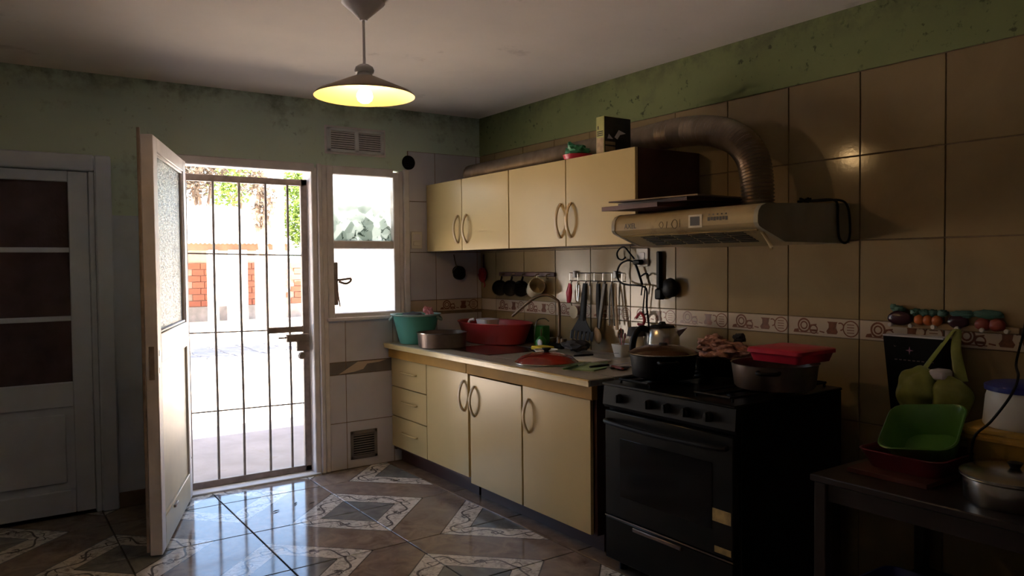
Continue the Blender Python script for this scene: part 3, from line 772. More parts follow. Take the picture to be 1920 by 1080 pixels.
# carton and bundle on top of the wall cabinet
cb = thing('carton', 'dark printed carton with yellow green side standing on the wall cabinet', 'box', (-.36, -1.885, 1.973))
M['cartondark'] = mat('dark_carton_print', (.05, .045, .045), .4, var=.5, scale=12)
M['cartonside'] = mat('yellow_green_carton', (.42, .40, .12), .5, var=.2, scale=10)
M['cartontan'] = mat('tan_carton_print', (.40, .27, .14), .5, var=.3, scale=40)
b = NB(); box(b, -.452, -.262, -1.918, -1.856, 1.973, 2.166, .0015); obj('body', b, 'cartonside', cb)
b = NB(); box(b, -.449, -.264, -1.9188, -1.918, 1.976, 2.164); fp = obj('front_print', b, 'cartondark', cb, smooth=0)
b = NB(); box(b, -.445, -.375, -1.9195, -1.9188, 1.985, 2.01); box(b, -.445, -.375, -1.9195, -1.9188, 2.018, 2.035); obj('front_label', b, 'cartontan', fp, smooth=0)
b = NB(); prism(b, [(-.38, 2.06), (-.35, 2.10), (-.30, 2.085), (-.34, 2.075), (-.36, 2.05)], 'y', -1.9195, -1.9188); prism(b, [(-.43, 2.05), (-.42, 2.075), (-.39, 2.05)], 'y', -1.9195, -1.9188); obj('front_picture', b, 'frost', fp, smooth=0)
b = NB(); box(b, -.4528, -.452, -1.914, -1.860, 1.976, 2.055); obj('side_label', b, 'cartontan', cb, smooth=0)
b = NB()
for k in range(3): box(b, -.4528, -.452, -1.910, -1.864, 2.065 + k * .010, 2.070 + k * .010)
box(b, -.4528, -.452, -1.875, -1.868, 2.10, 2.118); obj('side_print', b, 'print', cb, smooth=0)
gb = thing('bag_bundle', 'knotted green plastic bag in a red dish on the wall cabinet', 'bag', (-.40, -1.63, 1.973))
b = NB(); lathe(b, [(0, 1.974), (.075, 1.974), (.085, 2.0), (.08, 2.0), (.072, 1.98), (0, 1.98)], 24, (-.39, -1.63, 0)); obj('red_dish', b, 'redbright', gb)
M['greenbag'] = mat('green_plastic_bag', (.03, .22, .10), .4, var=.4, scale=25, bump=.5, bscale=30)
b = NB(); blob(b, (-.39, -1.63, 2.02), .06, .065, .038, .5, 3, 3, 1); tube(b, [(-.39, -1.62, 2.03), (-.41, -1.585, 2.06), (-.405, -1.575, 2.075)], [.025, .016, .01], 8); obj('green_bag', b, 'greenbag', gb)

# ================================================================== STOVE
SVX, SV0, SV1 = -.835, -3.07, -2.33
st = thing('gas_stove', 'black gas stove with five knobs and oven door', 'stove', (-.48, (SV0 + SV1) / 2, 0))
b = NB(); box(b, -.80, -.14, SV0, SV1, .05, .845, .004)
for x in (-.76, -.2):
    for y in (SV0 + .05, SV1 - .05): lathe(b, [(0, 0), (.02, 0), (.02, .05), (0, .05)], 10, (x, y, 0))
obj('body', b, 'black', st)
b = NB(); box(b, SVX - .006, -.14, SV0 - .004, SV1 + .004, .845, .858, .004); obj('hob_plate', b, 'black', st)
b = NB(); prism(b, [(-.80, .745), (-.825, .745), (-.838, .76), (-.830, .845), (-.80, .845)], 'y', SV0, SV1); obj('control_panel', b, 'blackmatte', st, smooth=0)
for k, y in enumerate((-2.44, -2.62, -2.725, -2.83, -2.945)):
    b = NB(); mt = Matrix.Rotation(-PI / 2, 4, 'Y'); lathe(b, [(0, 0), (.021, 0), (.019, .016), (.017, .018), (0, .018)], 16, (-.835, y, .797), mtx=mt); box(b, -.860, -.852, y - .003, y + .003, .780, .814, .001); obj('knob', b, 'blackmatte', st)
b = NB(); box(b, SVX, -.80, SV0 + .01, SV1 - .01, .26, .735, .004); od = obj('oven_door', b, 'black', st)
b = NB(); box(b, SVX - .002, SVX, SV0 + .11, SV1 - .11, .36, .62, .0008); obj('oven_window', b, 'darkglass', od)
b = NB(); tube(b, smoothpath([(SVX, SV1 - .04, .69), (SVX - .035, SV1 - .07, .69), (SVX - .045, (SV0 + SV1) / 2, .685), (SVX - .035, SV0 + .07, .69), (SVX, SV0 + .04, .69)], 5), .011, 8)
obj('oven_handle', b, 'blackmatte', od)
b = NB(); box(b, SVX, -.80, SV0 + .01, SV1 - .01, .06, .25, .004); dr = obj('bottom_drawer', b, 'black', st)
b = NB(); box(b, SVX - .008, SVX, -2.80, -2.52, .225, .242, .003); obj('drawer_handle', b, 'greypan', dr)
b = NB(); box(b, SVX - .003, SVX, SV0 + .01, SV1 - .01, .252, .258, .001); obj('door_edge_strip', b, 'greypan', st)
M['label'] = mat('tan_energy_label', (.40, .28, .10), .5, var=.4, scale=30)
b = NB(); box(b, SVX - .0012, SVX, -3.05, -2.96, .395, .445); obj('energy_label', b, 'label', od, smooth=0)
b = NB(); box(b, SVX - .0012, SVX, -3.05, -2.97, .275, .300); obj('warning_label', b, 'label', od, smooth=0)
for x in (-.64, -.33):
    for y in (-2.49, -2.93):
        b = NB(); lathe(b, [(0, .858), (.05, .858), (.05, .866), (.035, .872), (0, .872)], 18, (x, y, 0)); obj('burner', b, 'blackmatte', st)
b = NB()
for y in (-2.40, -2.49, -2.58, -2.84, -2.93, -3.02): tube(b, [(-.80, y, .876), (-.18, y, .876)], .0055, 6)
for x in (-.80, -.49, -.18):
    for y0, y1 in ((-2.58, -2.40), (-3.02, -2.84)): tube(b, [(x, y0, .876), (x, y1, .876)], .0055, 6)
for x in (-.79, -.19):
    for y in (-2.40, -2.58, -2.84, -3.02): tube(b, [(x, y, .857), (x, y, .878)], .006, 6)
obj('pan_grate', b, 'blackmatte', st)

# ---- pots on the stove
ZP = .882
def pot(name, label, c, r, h, m, rim='steel', handles=True, cat='pot', z=ZP, taper=.93, hang=0.3):
    t = thing(name, label, cat, (c[0], c[1], z))
    b = NB(); lathe(b, [(0, z), (r * taper * .95, z), (r * taper, z + .008), (r, z + h), (r + .005, z + h + .003), (r - .003, z + h + .002), (r * taper - .006, z + .01), (0, z + .008)], 36, (c[0], c[1], 0)); obj('body', b, m, t)
    if handles:
        for s in (0, 1):
            a = hang + PI * s; b = NB(); d_ = Vector((math.cos(a), math.sin(a), 0)); q = Vector((-d_.y, d_.x, 0)); o_ = Vector((c[0], c[1], z + h * .8))
            tube(b, smoothpath([o_ + d_ * r * .97 + q * .04, o_ + d_ * (r + .035) + q * .035, o_ + d_ * (r + .045), o_ + d_ * (r + .035) - q * .035, o_ + d_ * r * .97 - q * .04], 4), .008, 8); obj('handle', b, 'blackmatte', t)
    return t
pA = pot('cooking_pot', 'dark pot with brown domed lid at the front of the stove', (-.60, -2.475), .150, .098, 'blackmatte', hang=.9)
M['brownlid'] = mat('brown_enamel_lid', (.07, .03, .02), .15, var=.25, scale=4)
lid = thing('pot_lid', 'brown domed lid with tall brass knob on the front pot', 'lid', (-.60, -2.475, ZP + .101))
zl = ZP + .102
b = NB(); lathe(b, [(.156, zl), (.157, zl + .004), (.152, zl + .007), (.13, zl + .02), (.08, zl + .034), (.02, zl + .040), (0, zl + .040)], 36, (-.60, -2.475, 0)); obj('dome', b, 'brownlid', lid)
b = NB(); lathe(b, [(.158, zl), (.160, zl + .003), (.156, zl + .006), (.150, zl + .002)], 36, (-.60, -2.475, 0)); obj('rim', b, 'steel', lid)
b = NB(); lathe(b, [(0, zl + .038), (.022, zl + .038), (.018, zl + .048), (0, zl + .048)], 16, (-.60, -2.475, 0)); obj('knob_base', b, 'blackmatte', lid)
pB = pot('frying_pan', 'wide black pan at the back of the stove', (-.305, -2.62), .165, .078, 'black', handles=False, cat='pan')
b = NB(); tube(b, smoothpath([(-.305, -2.62 + .160, ZP + .06), (-.30, -2.62 + .20, ZP + .07)], 3), .01, 8); obj('handle_stub', b, 'blackmatte', pB)
b = NB()
blob(b, (-.34, -2.60, ZP + .105), .09, .12, .045, .45, 2.6, 4, 3); blob(b, (-.37, -2.57, ZP + .135), .06, .07, .04, .5, 3.5, 4, 5); blob(b, (-.33, -2.70, ZP + .105), .05, .10, .03, .5, 3, 4, 8)
tag(obj('dish_cloth', b, 'cloth', smooth=60), 'crumpled pink and white patterned cloth heaped in the black pan', 'cloth')
b = NB(); blob(b, (-.30, -2.66, ZP + .165), .022, .03, .022, .5, 3, 3, 9); tag(obj('scouring_pad', b, 'darkcloth'), 'dark scouring pad on top of the pink cloth', 'scourer')
pC = pot('aluminium_pot', 'dull dark pot holding up the red lunch box', (-.47, -2.975), .172, .098, 'greypan', hang=.5)
rb = thing('lunch_box', 'red plastic lunch box with lid resting on the dark pot', 'container', (-.40, -2.99, ZP + .1))
zr = ZP + .103
b = NB(); rect_lathe(b, -.505, -.255, -3.115, -2.865, [(.012, zr), (.002, zr + .036), (.01, zr + .036)], .02); obj('box', b, 'redbright', rb)
b = NB(); rect_lathe(b, -.511, -.249, -3.121, -2.859, [(.0, zr + .036), (.0, zr + .050), (.004, zr + .054), (.02, zr + .058)], .022); obj('lid', b, 'redbright', rb)

# kettle at the end of the worktop, behind the lidded pot
KX, KY = -.20, -2.085
kt = thing('kettle', 'steel kettle with black handle behind the lidded pot', 'kettle', (KX, KY, .852))
ld_ = Vector((-.82, .57, 0))
b = NB(); lathe(b, [(0, .853), (.092, .853), (.096, .865), (.096, .90), (.088, 1.0), (.080, 1.045), (.07, 1.055), (0, 1.06)], 32, (KX, KY, 0)); obj('body', b, 'steel', kt)
b = NB(); tube(b, smoothpath([Vector((KX, KY, 1.04)) + ld_ * .07, Vector((KX, KY, 1.05)) + ld_ * .115, Vector((KX, KY, 1.0)) + ld_ * .15, Vector((KX, KY, .90)) + ld_ * .155, Vector((KX, KY, .875)) + ld_ * .09], 6), .017, 10); obj('handle', b, 'blackmatte', kt)
b = NB(); tube(b, smoothpath([Vector((KX, KY, 1.04)) + ld_ * .135, Vector((KX, KY, .99)) + ld_ * .169, Vector((KX, KY, .90)) + ld_ * .172], 6), .004, 6); obj('handle_trim', b, 'steel', kt)
b = NB(); prism(b, [(0, 0), (.0, .04), (.05, .055)], 'y', -.022, .022); b.transform(Matrix.Translation((KX, KY, 1.0)) @ Matrix.Rotation(math.atan2(-.57, .82), 4, 'Z') @ Matrix.Translation((.078, 0, 0))); obj('spout', b, 'steel', kt)
b = NB(); lathe(b, [(0, 1.056), (.066, 1.056), (.06, 1.066), (.02, 1.072), (.014, 1.085), (0, 1.087)], 24, (KX, KY, 0)); obj('lid', b, 'blackmatte', kt)

# ================================================================== ON THE WORKTOP
ZC_ = .852
# teal basin with a cloth inside
tb = thing('teal_basin', 'teal plastic basin with lugged rim under the window', 'basin', (-.70, -.155, ZC_))
BX, BY = -.665, -.195
b = NB(); lathe(b, [(0, ZC_ + .001), (.105, ZC_ + .001), (.112, ZC_ + .006), (.152, ZC_ + .165), (.160, ZC_ + .20), (.155, ZC_ + .20), (.148, ZC_ + .165), (.108, ZC_ + .012), (0, ZC_ + .009)], 40, (BX, BY, 0)); obj('bowl', b, 'teal', tb)
b = NB(); lathe(b, [(.157, ZC_ + .192), (.176, ZC_ + .202), (.177, ZC_ + .207), (.168, ZC_ + .208), (.154, ZC_ + .200)], 40, (BX, BY, 0)); obj('rim', b, 'tealrim', tb)
for s_ in (1, -1):
    b = NB(); d_ = Vector((-.82, .57, 0)) * s_; q = Vector((d_.y, -d_.x, 0)); o_ = Vector((BX, BY, ZC_))
    tube(b, smoothpath([o_ + d_ * .150 + q * .05 + Vector((0, 0, .19)), o_ + d_ * .170 + q * .04 + Vector((0, 0, .172)), o_ + d_ * .178 + Vector((0, 0, .165)), o_ + d_ * .170 - q * .04 + Vector((0, 0, .172)), o_ + d_ * .150 - q * .05 + Vector((0, 0, .19))], 4), .010, 8); obj('lug_handle', b, 'tealrim', tb)
b = NB(); blob(b, (BX - .02, BY + .02, ZC_ + .105), .085, .085, .085, .15, 2, 3, 2); blob(b, (BX - .02, BY, ZC_ + .195), .075, .07, .022, .5, 3, 3, 4); tag(obj('dark_cloth', b, 'darkcloth'), 'dark wet cloth lying in the teal basin', 'cloth')
b = NB(); blob(b, (BX + .085, BY - .045, ZC_ + .20), .028, .03, .045, .6, 3, 3, 6); blob(b, (BX + .065, BY - .03, ZC_ + .23), .02, .02, .025, .6, 3, 3, 7); tag(obj('pink_rag', b, 'pinkcloth'), 'pink rag sticking up from the teal basin', 'cloth')
# round cake pan
cp = thing('cake_pan', 'worn grey round cake pan at the worktop edge', 'pan', (-.655, -.46, ZC_))
b = NB(); PX_, PY_ = -.645, -.525
lathe(b, [(0, ZC_ + .001), (.150, ZC_ + .001), (.156, ZC_ + .006), (.163, ZC_ + .098), (.160, ZC_ + .098), (.152, ZC_ + .008), (0, ZC_ + .006)], 44, (PX_, PY_, 0)); obj('body', b, 'greypan', cp)
b = NB(); lathe(b, [(.161, ZC_ + .096), (.171, ZC_ + .098), (.171, ZC_ + .101), (.160, ZC_ + .101)], 44, (PX_, PY_, 0)); obj('rim', b, 'steel', cp)
# red washing-up tub (behind the sink)
rt = thing('washing_tub', 'red oval plastic washing-up tub against the tiled wall', 'tub', (-.22, -.56, ZC_))
TX, TY = -.215, -.50
b = NB(); lathe(b, [(0, ZC_ + .002), (.76, ZC_ + .002), (.80, ZC_ + .008), (.97, ZC_ + .135), (1.0, ZC_ + .142), (1.0, ZC_ + .147), (.95, ZC_ + .142), (.78, ZC_ + .012), (0, ZC_ + .010)], 44, (TX, TY, 0), sx=.205, sy=.36); obj('bowl', b, 'redtub', rt)
cj = thing('plastic_jug', 'frosted plastic jug upturned in the red tub', 'jug', (-.27, -.52, ZC_ + .02))
b = NB(); rect_lathe(b, -.36, -.22, -.62, -.45, [(.03, ZC_ + .012), (.012, ZC_ + .15), (.008, ZC_ + .168), (.02, ZC_ + .172)], .03); obj('body', b, 'frost', cj)
b = NB(); tube(b, smoothpath([(-.35, -.455, ZC_ + .165), (-.365, -.42, ZC_ + .155), (-.368, -.412, ZC_ + .12), (-.36, -.41, ZC_ + .09)], 5), .010, 8); obj('handle', b, 'frost', cj)
# swan-neck tap
FX, FY = -.10, -1.085
fc = thing('kitchen_tap', 'tarnished swan-neck kitchen tap at the back of the worktop', 'tap', (FX, FY, ZC_))
b = NB(); lathe(b, [(0, ZC_), (.03, ZC_), (.03, ZC_ + .03), (.018, ZC_ + .045), (.018, ZC_ + .075), (.012, ZC_ + .08), (0, ZC_ + .08)], 20, (FX, FY, 0)); obj('base', b, 'tap', fc)
b = NB(); box(b, FX - .045, FX + .03, FY - .07, FY + .07, ZC_ + .001, ZC_ + .036, .008); obj('mixer_body', b, 'blackmatte', fc)
b = NB(); tube(b, smoothpath([(FX, FY, ZC_ + .07), (FX, FY, ZC_ + .27), (FX - .012, FY + .02, ZC_ + .315), (FX - .045, FY + .07, ZC_ + .342), (FX - .085, FY + .14, ZC_ + .325), (FX - .125, FY + .21, ZC_ + .27), (FX - .165, FY + .29, ZC_ + .20)], 8), .0095, 10); obj('spout', b, 'tap', fc)
for s_ in (-1, 1):
    b = NB(); lathe(b, [(0, 0), (.02, 0), (.024, .01), (.02, .03), (0, .033)], 10, (FX - .01, FY + .055 * s_, ZC_ + .036)); obj('tap_knob', b, 'tap', fc)
# green soap carton, round bottle, sponge on dish
b = NB(); box(b, -.12, -.055, -.93, -.83, ZC_, ZC_ + .135, .006); tag(obj('detergent_carton', b, 'greensoap'), 'dark green detergent carton beside the tap', 'carton')
sb = thing('detergent_bottle', 'squat green bottle with white cap in front of the tap', 'bottle', (-.18, -1.03, ZC_))
b = NB(); lathe(b, [(0, ZC_), (.032, ZC_), (.036, ZC_ + .01), (.036, ZC_ + .05), (.02, ZC_ + .07), (.012, ZC_ + .078), (0, ZC_ + .078)], 20, (-.19, -1.01, 0)); obj('body', b, 'greensoap', sb)
b = NB(); lathe(b, [(0, -.003), (.022, -.003), (.024, .004), (.018, .008), (0, .009)], 16, (-.225, -1.045, ZC_ + .04), mtx=Matrix.Rotation(-PI / 2, 4, 'Y')); obj('label_disc', b, 'frost', sb)
b = NB(); tube(b, [(-.19, -1.01, ZC_ + .07), (-.19, -1.01, ZC_ + .125)], .005, 8); obj('pump', b, 'tap', sb)
so_ = thing('soap_dish', 'black soap dish beside the sink', 'dish', (-.30, -1.18, ZC_))
b = NB(); rect_lathe(b, -.37, -.24, -1.25, -1.10, [(.02, ZC_), (0, ZC_ + .018), (.004, ZC_ + .018), (.02, ZC_ + .006)], .03); obj('dish', b, 'blackmatte', so_)
b = NB(); box(b, -.352, -.255, -1.235, -1.115, ZC_ + .008, ZC_ + .036, .006); tag(obj('sponge', b, 'yellow'), 'yellow sponge in the black soap dish', 'sponge')
# cable / wire from the carton
b = NB(); tube(b, smoothpath([(-.14, -.895, ZC_ + .003), (-.15, -.885, ZC_ + .08), (-.12, -.875, ZC_ + .165), (-.07, -.89, ZC_ + .18), (-.04, -.90, ZC_ + .16)], 6), .004, 6); tag(obj('wire_handle', b, 'steel'), 'bent wire leaning over the green carton', 'wire')
# red domed lid lying on the worktop
rl = thing('skillet_lid', 'dark red enamel skillet lid lying on the worktop', 'lid', (-.62, -1.60, ZC_))
RLX, RLY = -.60, -1.60
b = NB(); lathe(b, [(.168, ZC_ + .002), (.172, ZC_ + .008), (.165, ZC_ + .014), (.14, ZC_ + .034), (.09, ZC_ + .052), (.03, ZC_ + .06), (0, ZC_ + .06)], 44, (RLX, RLY, 0)); obj('dome', b, 'redlid', rl)
b = NB(); lathe(b, [(.169, ZC_ + .001), (.176, ZC_ + .003), (.176, ZC_ + .007), (.170, ZC_ + .010)], 44, (RLX, RLY, 0)); obj('rim', b, 'steel', rl)
b = NB(); lathe(b, [(0, ZC_ + .058), (.018, ZC_ + .058), (.012, ZC_ + .066), (.026, ZC_ + .076), (.024, ZC_ + .082), (0, ZC_ + .083)], 20, (RLX, RLY, 0)); obj('knob', b, 'blackmatte', rl)
# white bowl behind the lid
b = NB(); lathe(b, [(0, ZC_), (.04, ZC_), (.072, ZC_ + .04), (.068, ZC_ + .04), (.036, ZC_ + .006), (0, ZC_ + .006)], 24, (-.42, -1.36, 0)); tag(obj('white_bowl', b, 'white'), 'small white bowl behind the red skillet lid', 'bowl')
# dark bundle behind
b = NB(); blob(b, (-.17, -1.34, ZC_ + .045), .07, .09, .032, .5, 3, 3, 12); tag(obj('dark_rag', b, 'darkcloth'), 'dark crumpled rag beside the tap base', 'cloth')
# green cutting board, knives, scissors
b = NB(); prism(b, [(-.70, -1.86), (-.56, -1.78), (-.40, -1.72), (-.33, -1.80), (-.50, -1.98), (-.62, -2.02)], 'z', ZC_, ZC_ + .006); tag(obj('cutting_mat', b, 'board', smooth=0), 'thin green cutting mat on the worktop end', 'cutting board')
def knife(p0, p1, hl, m, label, name='kitchen_knife', z=.866):
    a = Vector((*p0, z)); c = Vector((*p1, z)); d_ = (c - a).normalized(); q = Vector((-d_.y, d_.x, 0)); t = thing(name, label, 'knife', a)
    b = NB(); tube(b, [a, a + d_ * hl * .5, a + d_ * hl], [.008, .010, .008], 8, flat=.7); obj('handle', b, m, t)
    b = NB(); s_ = a + d_ * hl
    vs = [s_ + q * .010, c + q * .002, c - q * .008, s_ - q * .012]
    lo = [b.verts.new(v_ - Vector((0, 0, .001))) for v_ in vs]; hi = [b.verts.new(v_ + Vector((0, 0, .001))) for v_ in vs]
    b.faces.new(lo); b.faces.new(hi)
    for i in range(4): b.faces.new((lo[i], lo[(i + 1) % 4], hi[(i + 1) % 4], hi[i]))
    obj('blade', b, 'knifeblade', t, smooth=0); return t
M['greenhandle'] = mat('green_handle_plastic', (.10, .20, .05), .4, var=.15)
M['redhandle'] = mat('red_handle_plastic', (.22, .03, .02), .4, var=.15)
knife((-.74, -1.93), (-.46, -1.80), .15, 'greenhandle', 'knife with green handle on the cutting mat')
knife((-.50, -2.10), (-.44, -1.86), .11, 'redhandle', 'knife with dark red handle at the worktop end', z=.864)
knife((-.62, -1.99), (-.36, -2.0), .12, 'blackmatte', 'black handled paring knife across the cutting mat', z=.872)
knife((-.42, -1.62), (-.14, -1.68), .12, 'blackmatte', 'large knife with black handle lying by the white board', z=.878)
b = NB(); box(b, -.44, -.30, -1.80, -1.56, ZC_, ZC_ + .012, .004); tag(obj('white_board', b, 'white'), 'small white plastic board near the cutlery cup', 'cutting board')
sc_ = thing('scissors', 'open dark scissors beside the green cutting mat', 'scissors', (-.45, -2.02, ZC_))
for s_ in (-1, 1):
    b = NB(); o_ = Vector((-.40, -2.04, .858)); d_ = Vector((-.7, -.25 * s_, 0)).normalized()
    tube(b, [o_, o_ - d_ * .10], [.006, .002], 6, flat=.4); tube(b, [o_, o_ + d_ * .05], .005, 6)
    cc_ = o_ + d_ * .075; tube(b, [cc_ + Vector((.025 * math.cos(a), .018 * math.sin(a), 0)) for a in [i * PI / 5 for i in range(10)]], .005, 6, closed=True); obj('blade', b, 'blackmatte', sc_)
# cutlery cup
cu = thing('cutlery_cup', 'small cream cup packed with cutlery at the end of the worktop', 'cup', (-.10, -1.665, ZC_))
b = NB(); rect_lathe(b, -.145, -.055, -1.712, -1.618, [(.014, ZC_), (.0, ZC_ + .075), (.004, ZC_ + .075), (.016, ZC_ + .008)], .012); obj('cup', b, 'white', cu)
for k in range(11):
    a = random.uniform(0, 2 * PI); q = random.uniform(0, .028); x, y = -.10 + q * math.cos(a), -1.665 + q * math.sin(a); h = random.uniform(.10, .155)
    dx, dy = random.uniform(-.02, .02), random.uniform(-.02, .02)
    b = NB(); p1 = Vector((x + dx, y + dy, ZC_ + h)); tube(b, [(x * .6 - .04, y * .6 - 1.665 * .4, ZC_ + .012), p1], .004, 6, flat=.6)
    lathe(b, [(0, -.018), (.007, -.012), (.009, 0), (.006, .012), (0, .016)], 8, p1, sy=.5); tag(obj('cutlery', b, ('wood', 'steel', 'pinkcloth', 'redtub')[k % 4]), ('wooden handled cutlery', 'steel handled cutlery', 'pink handled cutlery', 'red handled cutlery')[k % 4] + ' standing in the small cream cup', 'cutlery', 'cutlery in the cream cup')
# dark jar behind the cup
jr = thing('spice_jar', 'dark jar with pale band against the border tiles', 'jar', (-.06, -1.80, ZC_))
b = NB(); lathe(b, [(0, ZC_), (.04, ZC_), (.042, ZC_ + .11), (.036, ZC_ + .125), (0, ZC_ + .125)], 20, (-.06, -1.745, 0)); obj('glass_body', b, 'white', jr)
b = NB(); lathe(b, [(0, ZC_ + .125), (.055, ZC_ + .125), (.048, ZC_ + .165), (.044, ZC_ + .175), (0, ZC_ + .175)], 20, (-.06, -1.745, 0)); obj('lid', b, 'darkcloth', jr)
# blue lid / dish near pot
b = NB(); rect_lathe(b, -.42, -.30, -2.19, -2.06, [(.01, ZC_), (0, ZC_ + .018), (.012, ZC_ + .02)], .02); tag(obj('small_box', b, 'frost'), 'small pale box lying beside the lidded pot', 'box')

# ================================================================== HANGING ON THE TILED WALL
mr = thing('mug_rack', 'dark wooden strip of hooks holding the mugs', 'rack', (0, -.60, 1.32))
b = NB(); box(b, -.016, 0, -.93, -.27, 1.308, 1.338, .004); obj('strip', b, 'brownwood', mr)
hooks = (-.34, -.47, -.60, -.76, -.88)
for y in hooks:
    b = NB(); tube(b, smoothpath([(-.014, y, 1.325), (-.04, y, 1.322), (-.048, y, 1.302), (-.036, y, 1.294), (-.03, y, 1.30)], 4), .0035, 6); obj('hook', b, 'brass', mr)
def mug(y, m, label, ax, dz=0):
    """mug hanging by its handle; ax = the direction its mouth looks"""
    t = thing('mug', label, 'mug', (-.05, y, 1.30 + dz)); R_ = .056; Hh = .118
    Z_ = Vector(ax).normalized(); up_ = Vector((.25, 0, 1)); Y_ = (up_ - Z_ * up_.dot(Z_)).normalized(); X_ = Y_.cross(Z_)
    mt = Matrix((X_, Y_, Z_)).transposed().to_4x4(); mt.translation = Vector((-.040, y, 1.296 + dz)) - Y_ * (R_ + .022)
    b = NB(); lathe(b, [(0, -Hh / 2), (R_ * .70, -Hh / 2), (R_ * .88, -Hh * .36), (R_, 0), (R_, Hh / 2), (R_ - .004, Hh / 2), (R_ - .005, 0), (R_ * .8, -Hh * .36), (0, -Hh * .40)], 28); b.transform(mt); obj('cup', b, m, t)
    b = NB(); hp = [(0, R_ - .003, .034), (0, R_ + .022, .030), (0, R_ + .030, 0), (0, R_ + .020, -.028), (0, R_ - .006, -.034)]; tube(b, smoothpath(hp, 4), .006, 8); b.transform(mt); obj('handle', b, m, t); return t
M['mugblack'] = mat('black_glazed_mug', (.012, .012, .014), .12, var=.2)

mug(-.34, 'mugblack', 'black mug on the first hook by the corner', (-.45, -.75, .10))
mug(-.47, 'mugblack', 'black mug hanging between two other black mugs', (-.45, -.75, .10))
mug(-.60, 'mugblack', 'black mug hanging next to the cream mug', (-.45, -.75, .10))
mug(-.76, 'mugcream', 'cream mug hanging at the end of the hook strip', (-.30, -.85, .42))
# hanging pieces in the corner
sl_ = thing('strainer', 'small dark strainer hanging on the wall beside the cabinets', 'strainer', (-.225, -.02, 1.45))
b = NB(); tube(b, smoothpath([(-.245, -.012, 1.47), (-.24, -.02, 1.42), (-.23, -.025, 1.375)], 4), .005, 6); obj('handle', b, 'steel', sl_)
b = NB(); lathe(b, [(.052, 0), (.05, -.012), (.035, -.035), (0, -.045)], 20, (-.215, -.035, 1.335), mtx=Matrix.Rotation(-1.2, 4, 'X')); tube(b, [(-.215 + .052 * math.cos(a), -.035 + .02 * math.sin(a) , 1.335 + .048 * math.sin(a)) for a in [i * PI / 8 for i in range(16)]], .004, 6, closed=True); obj('basket', b, 'blackmatte', sl_)
om = thing('oven_mitt', 'dark red pot holder hanging in the tiled corner', 'pot holder', (-.015, -.055, 1.45))
b = NB(); tube(b, [(-.008, -.05, 1.47), (-.008, -.05, 1.37)], .006, 6); obj('loop', b, 'brownwood', om)
b = NB(); blob(b, (-.022, -.055, 1.315), .016, .05, .055, .3, 3, 3, 3); tube(b, smoothpath([(-.02, -.07, 1.27), (-.02, -.085, 1.24), (-.02, -.075, 1.225)], 4), .005, 6); obj('pad', b, 'redtub', om)

# wire utensil rack
wr = thing('utensil_rack', 'chrome wire rail with hooks for utensils', 'rack', (0, -1.33, 1.30))
b = NB(); tube(b, [(-.014, -1.09, 1.335), (-.014, -1.58, 1.335)], .003, 6); tube(b, [(-.014, -1.09, 1.285), (-.014, -1.58, 1.285)], .003, 6)
for y in (-1.09, -1.17, -1.25, -1.33, -1.41, -1.49, -1.58): tube(b, [(-.014, y, 1.335), (-.014, y, 1.285)], .0025, 6)
obj('wire_frame', b, 'steel', wr)
for y in (-1.14, -1.52):
    b = NB(); box(b, -.022, -.001, y - .014, y + .014, 1.305, 1.348, .004); obj('wall_clip', b, 'white', wr)
HK = (-1.13, -1.19, -1.27, -1.31, -1.38, -1.45, -1.51)
for y in HK:
    b = NB(); tube(b, smoothpath([(-.014, y, 1.285), (-.03, y, 1.28), (-.036, y, 1.262), (-.028, y, 1.255)], 4), .0028, 6); obj('hook', b, 'steel', wr)
def uten(name, label, y, build):
    t = thing(name, label, 'utensil', (-.03, y, 1.26)); build(t, y); return t
def handle_(t, y, m, z0=1.27, z1=1.05, w=.016, dx=0, dy=0):
    b = NB(); tube(b, [(-.03, y, z0), (-.031, y + dy * .5, (z0 + z1) / 2), (-.032 + dx, y + dy, z1)], [w * .8, w, w * .7], 8, flat=.6); return obj('handle', b, m, t)
def _pizza(t, y):
    b = NB(); tube(b, [(-.034, y + .012, 1.268), (-.036, y + .02, 1.21), (-.036, y + .024, 1.145)], [.014, .026, .018], 10, flat=.6); obj('handle', b, 'redbright', t)
    b = NB(); tube(b, [(-.034, y + .01, 1.155), (-.034, y - .005, 1.125)], .004, 6); obj('fork', b, 'steel', t)
    b = NB(); lathe(b, [(0, -.001), (.042, -.0008), (.042, .0008), (0, .001)], 28, (-.036, y - .02, 1.086), mtx=Matrix.Rotation(PI / 2, 4, 'Y')); obj('wheel', b, 'mugcream', t)
uten('pizza_cutter', 'pizza cutter with red handle and round wheel', -1.13, _pizza)
def _opener(t, y):
    b = NB(); tube(b, [(-.04, y, 1.262), (-.045, y - .01, 1.16)], [.008, .010], 8, flat=.5); tube(b, [(-.036, y - .02, 1.26), (-.045, y - .02, 1.155)], [.007, .009], 8, flat=.5); obj('arms', b, 'steel', t)
uten('can_opener', 'steel can opener hanging beside the pizza cutter', -1.19, _opener)
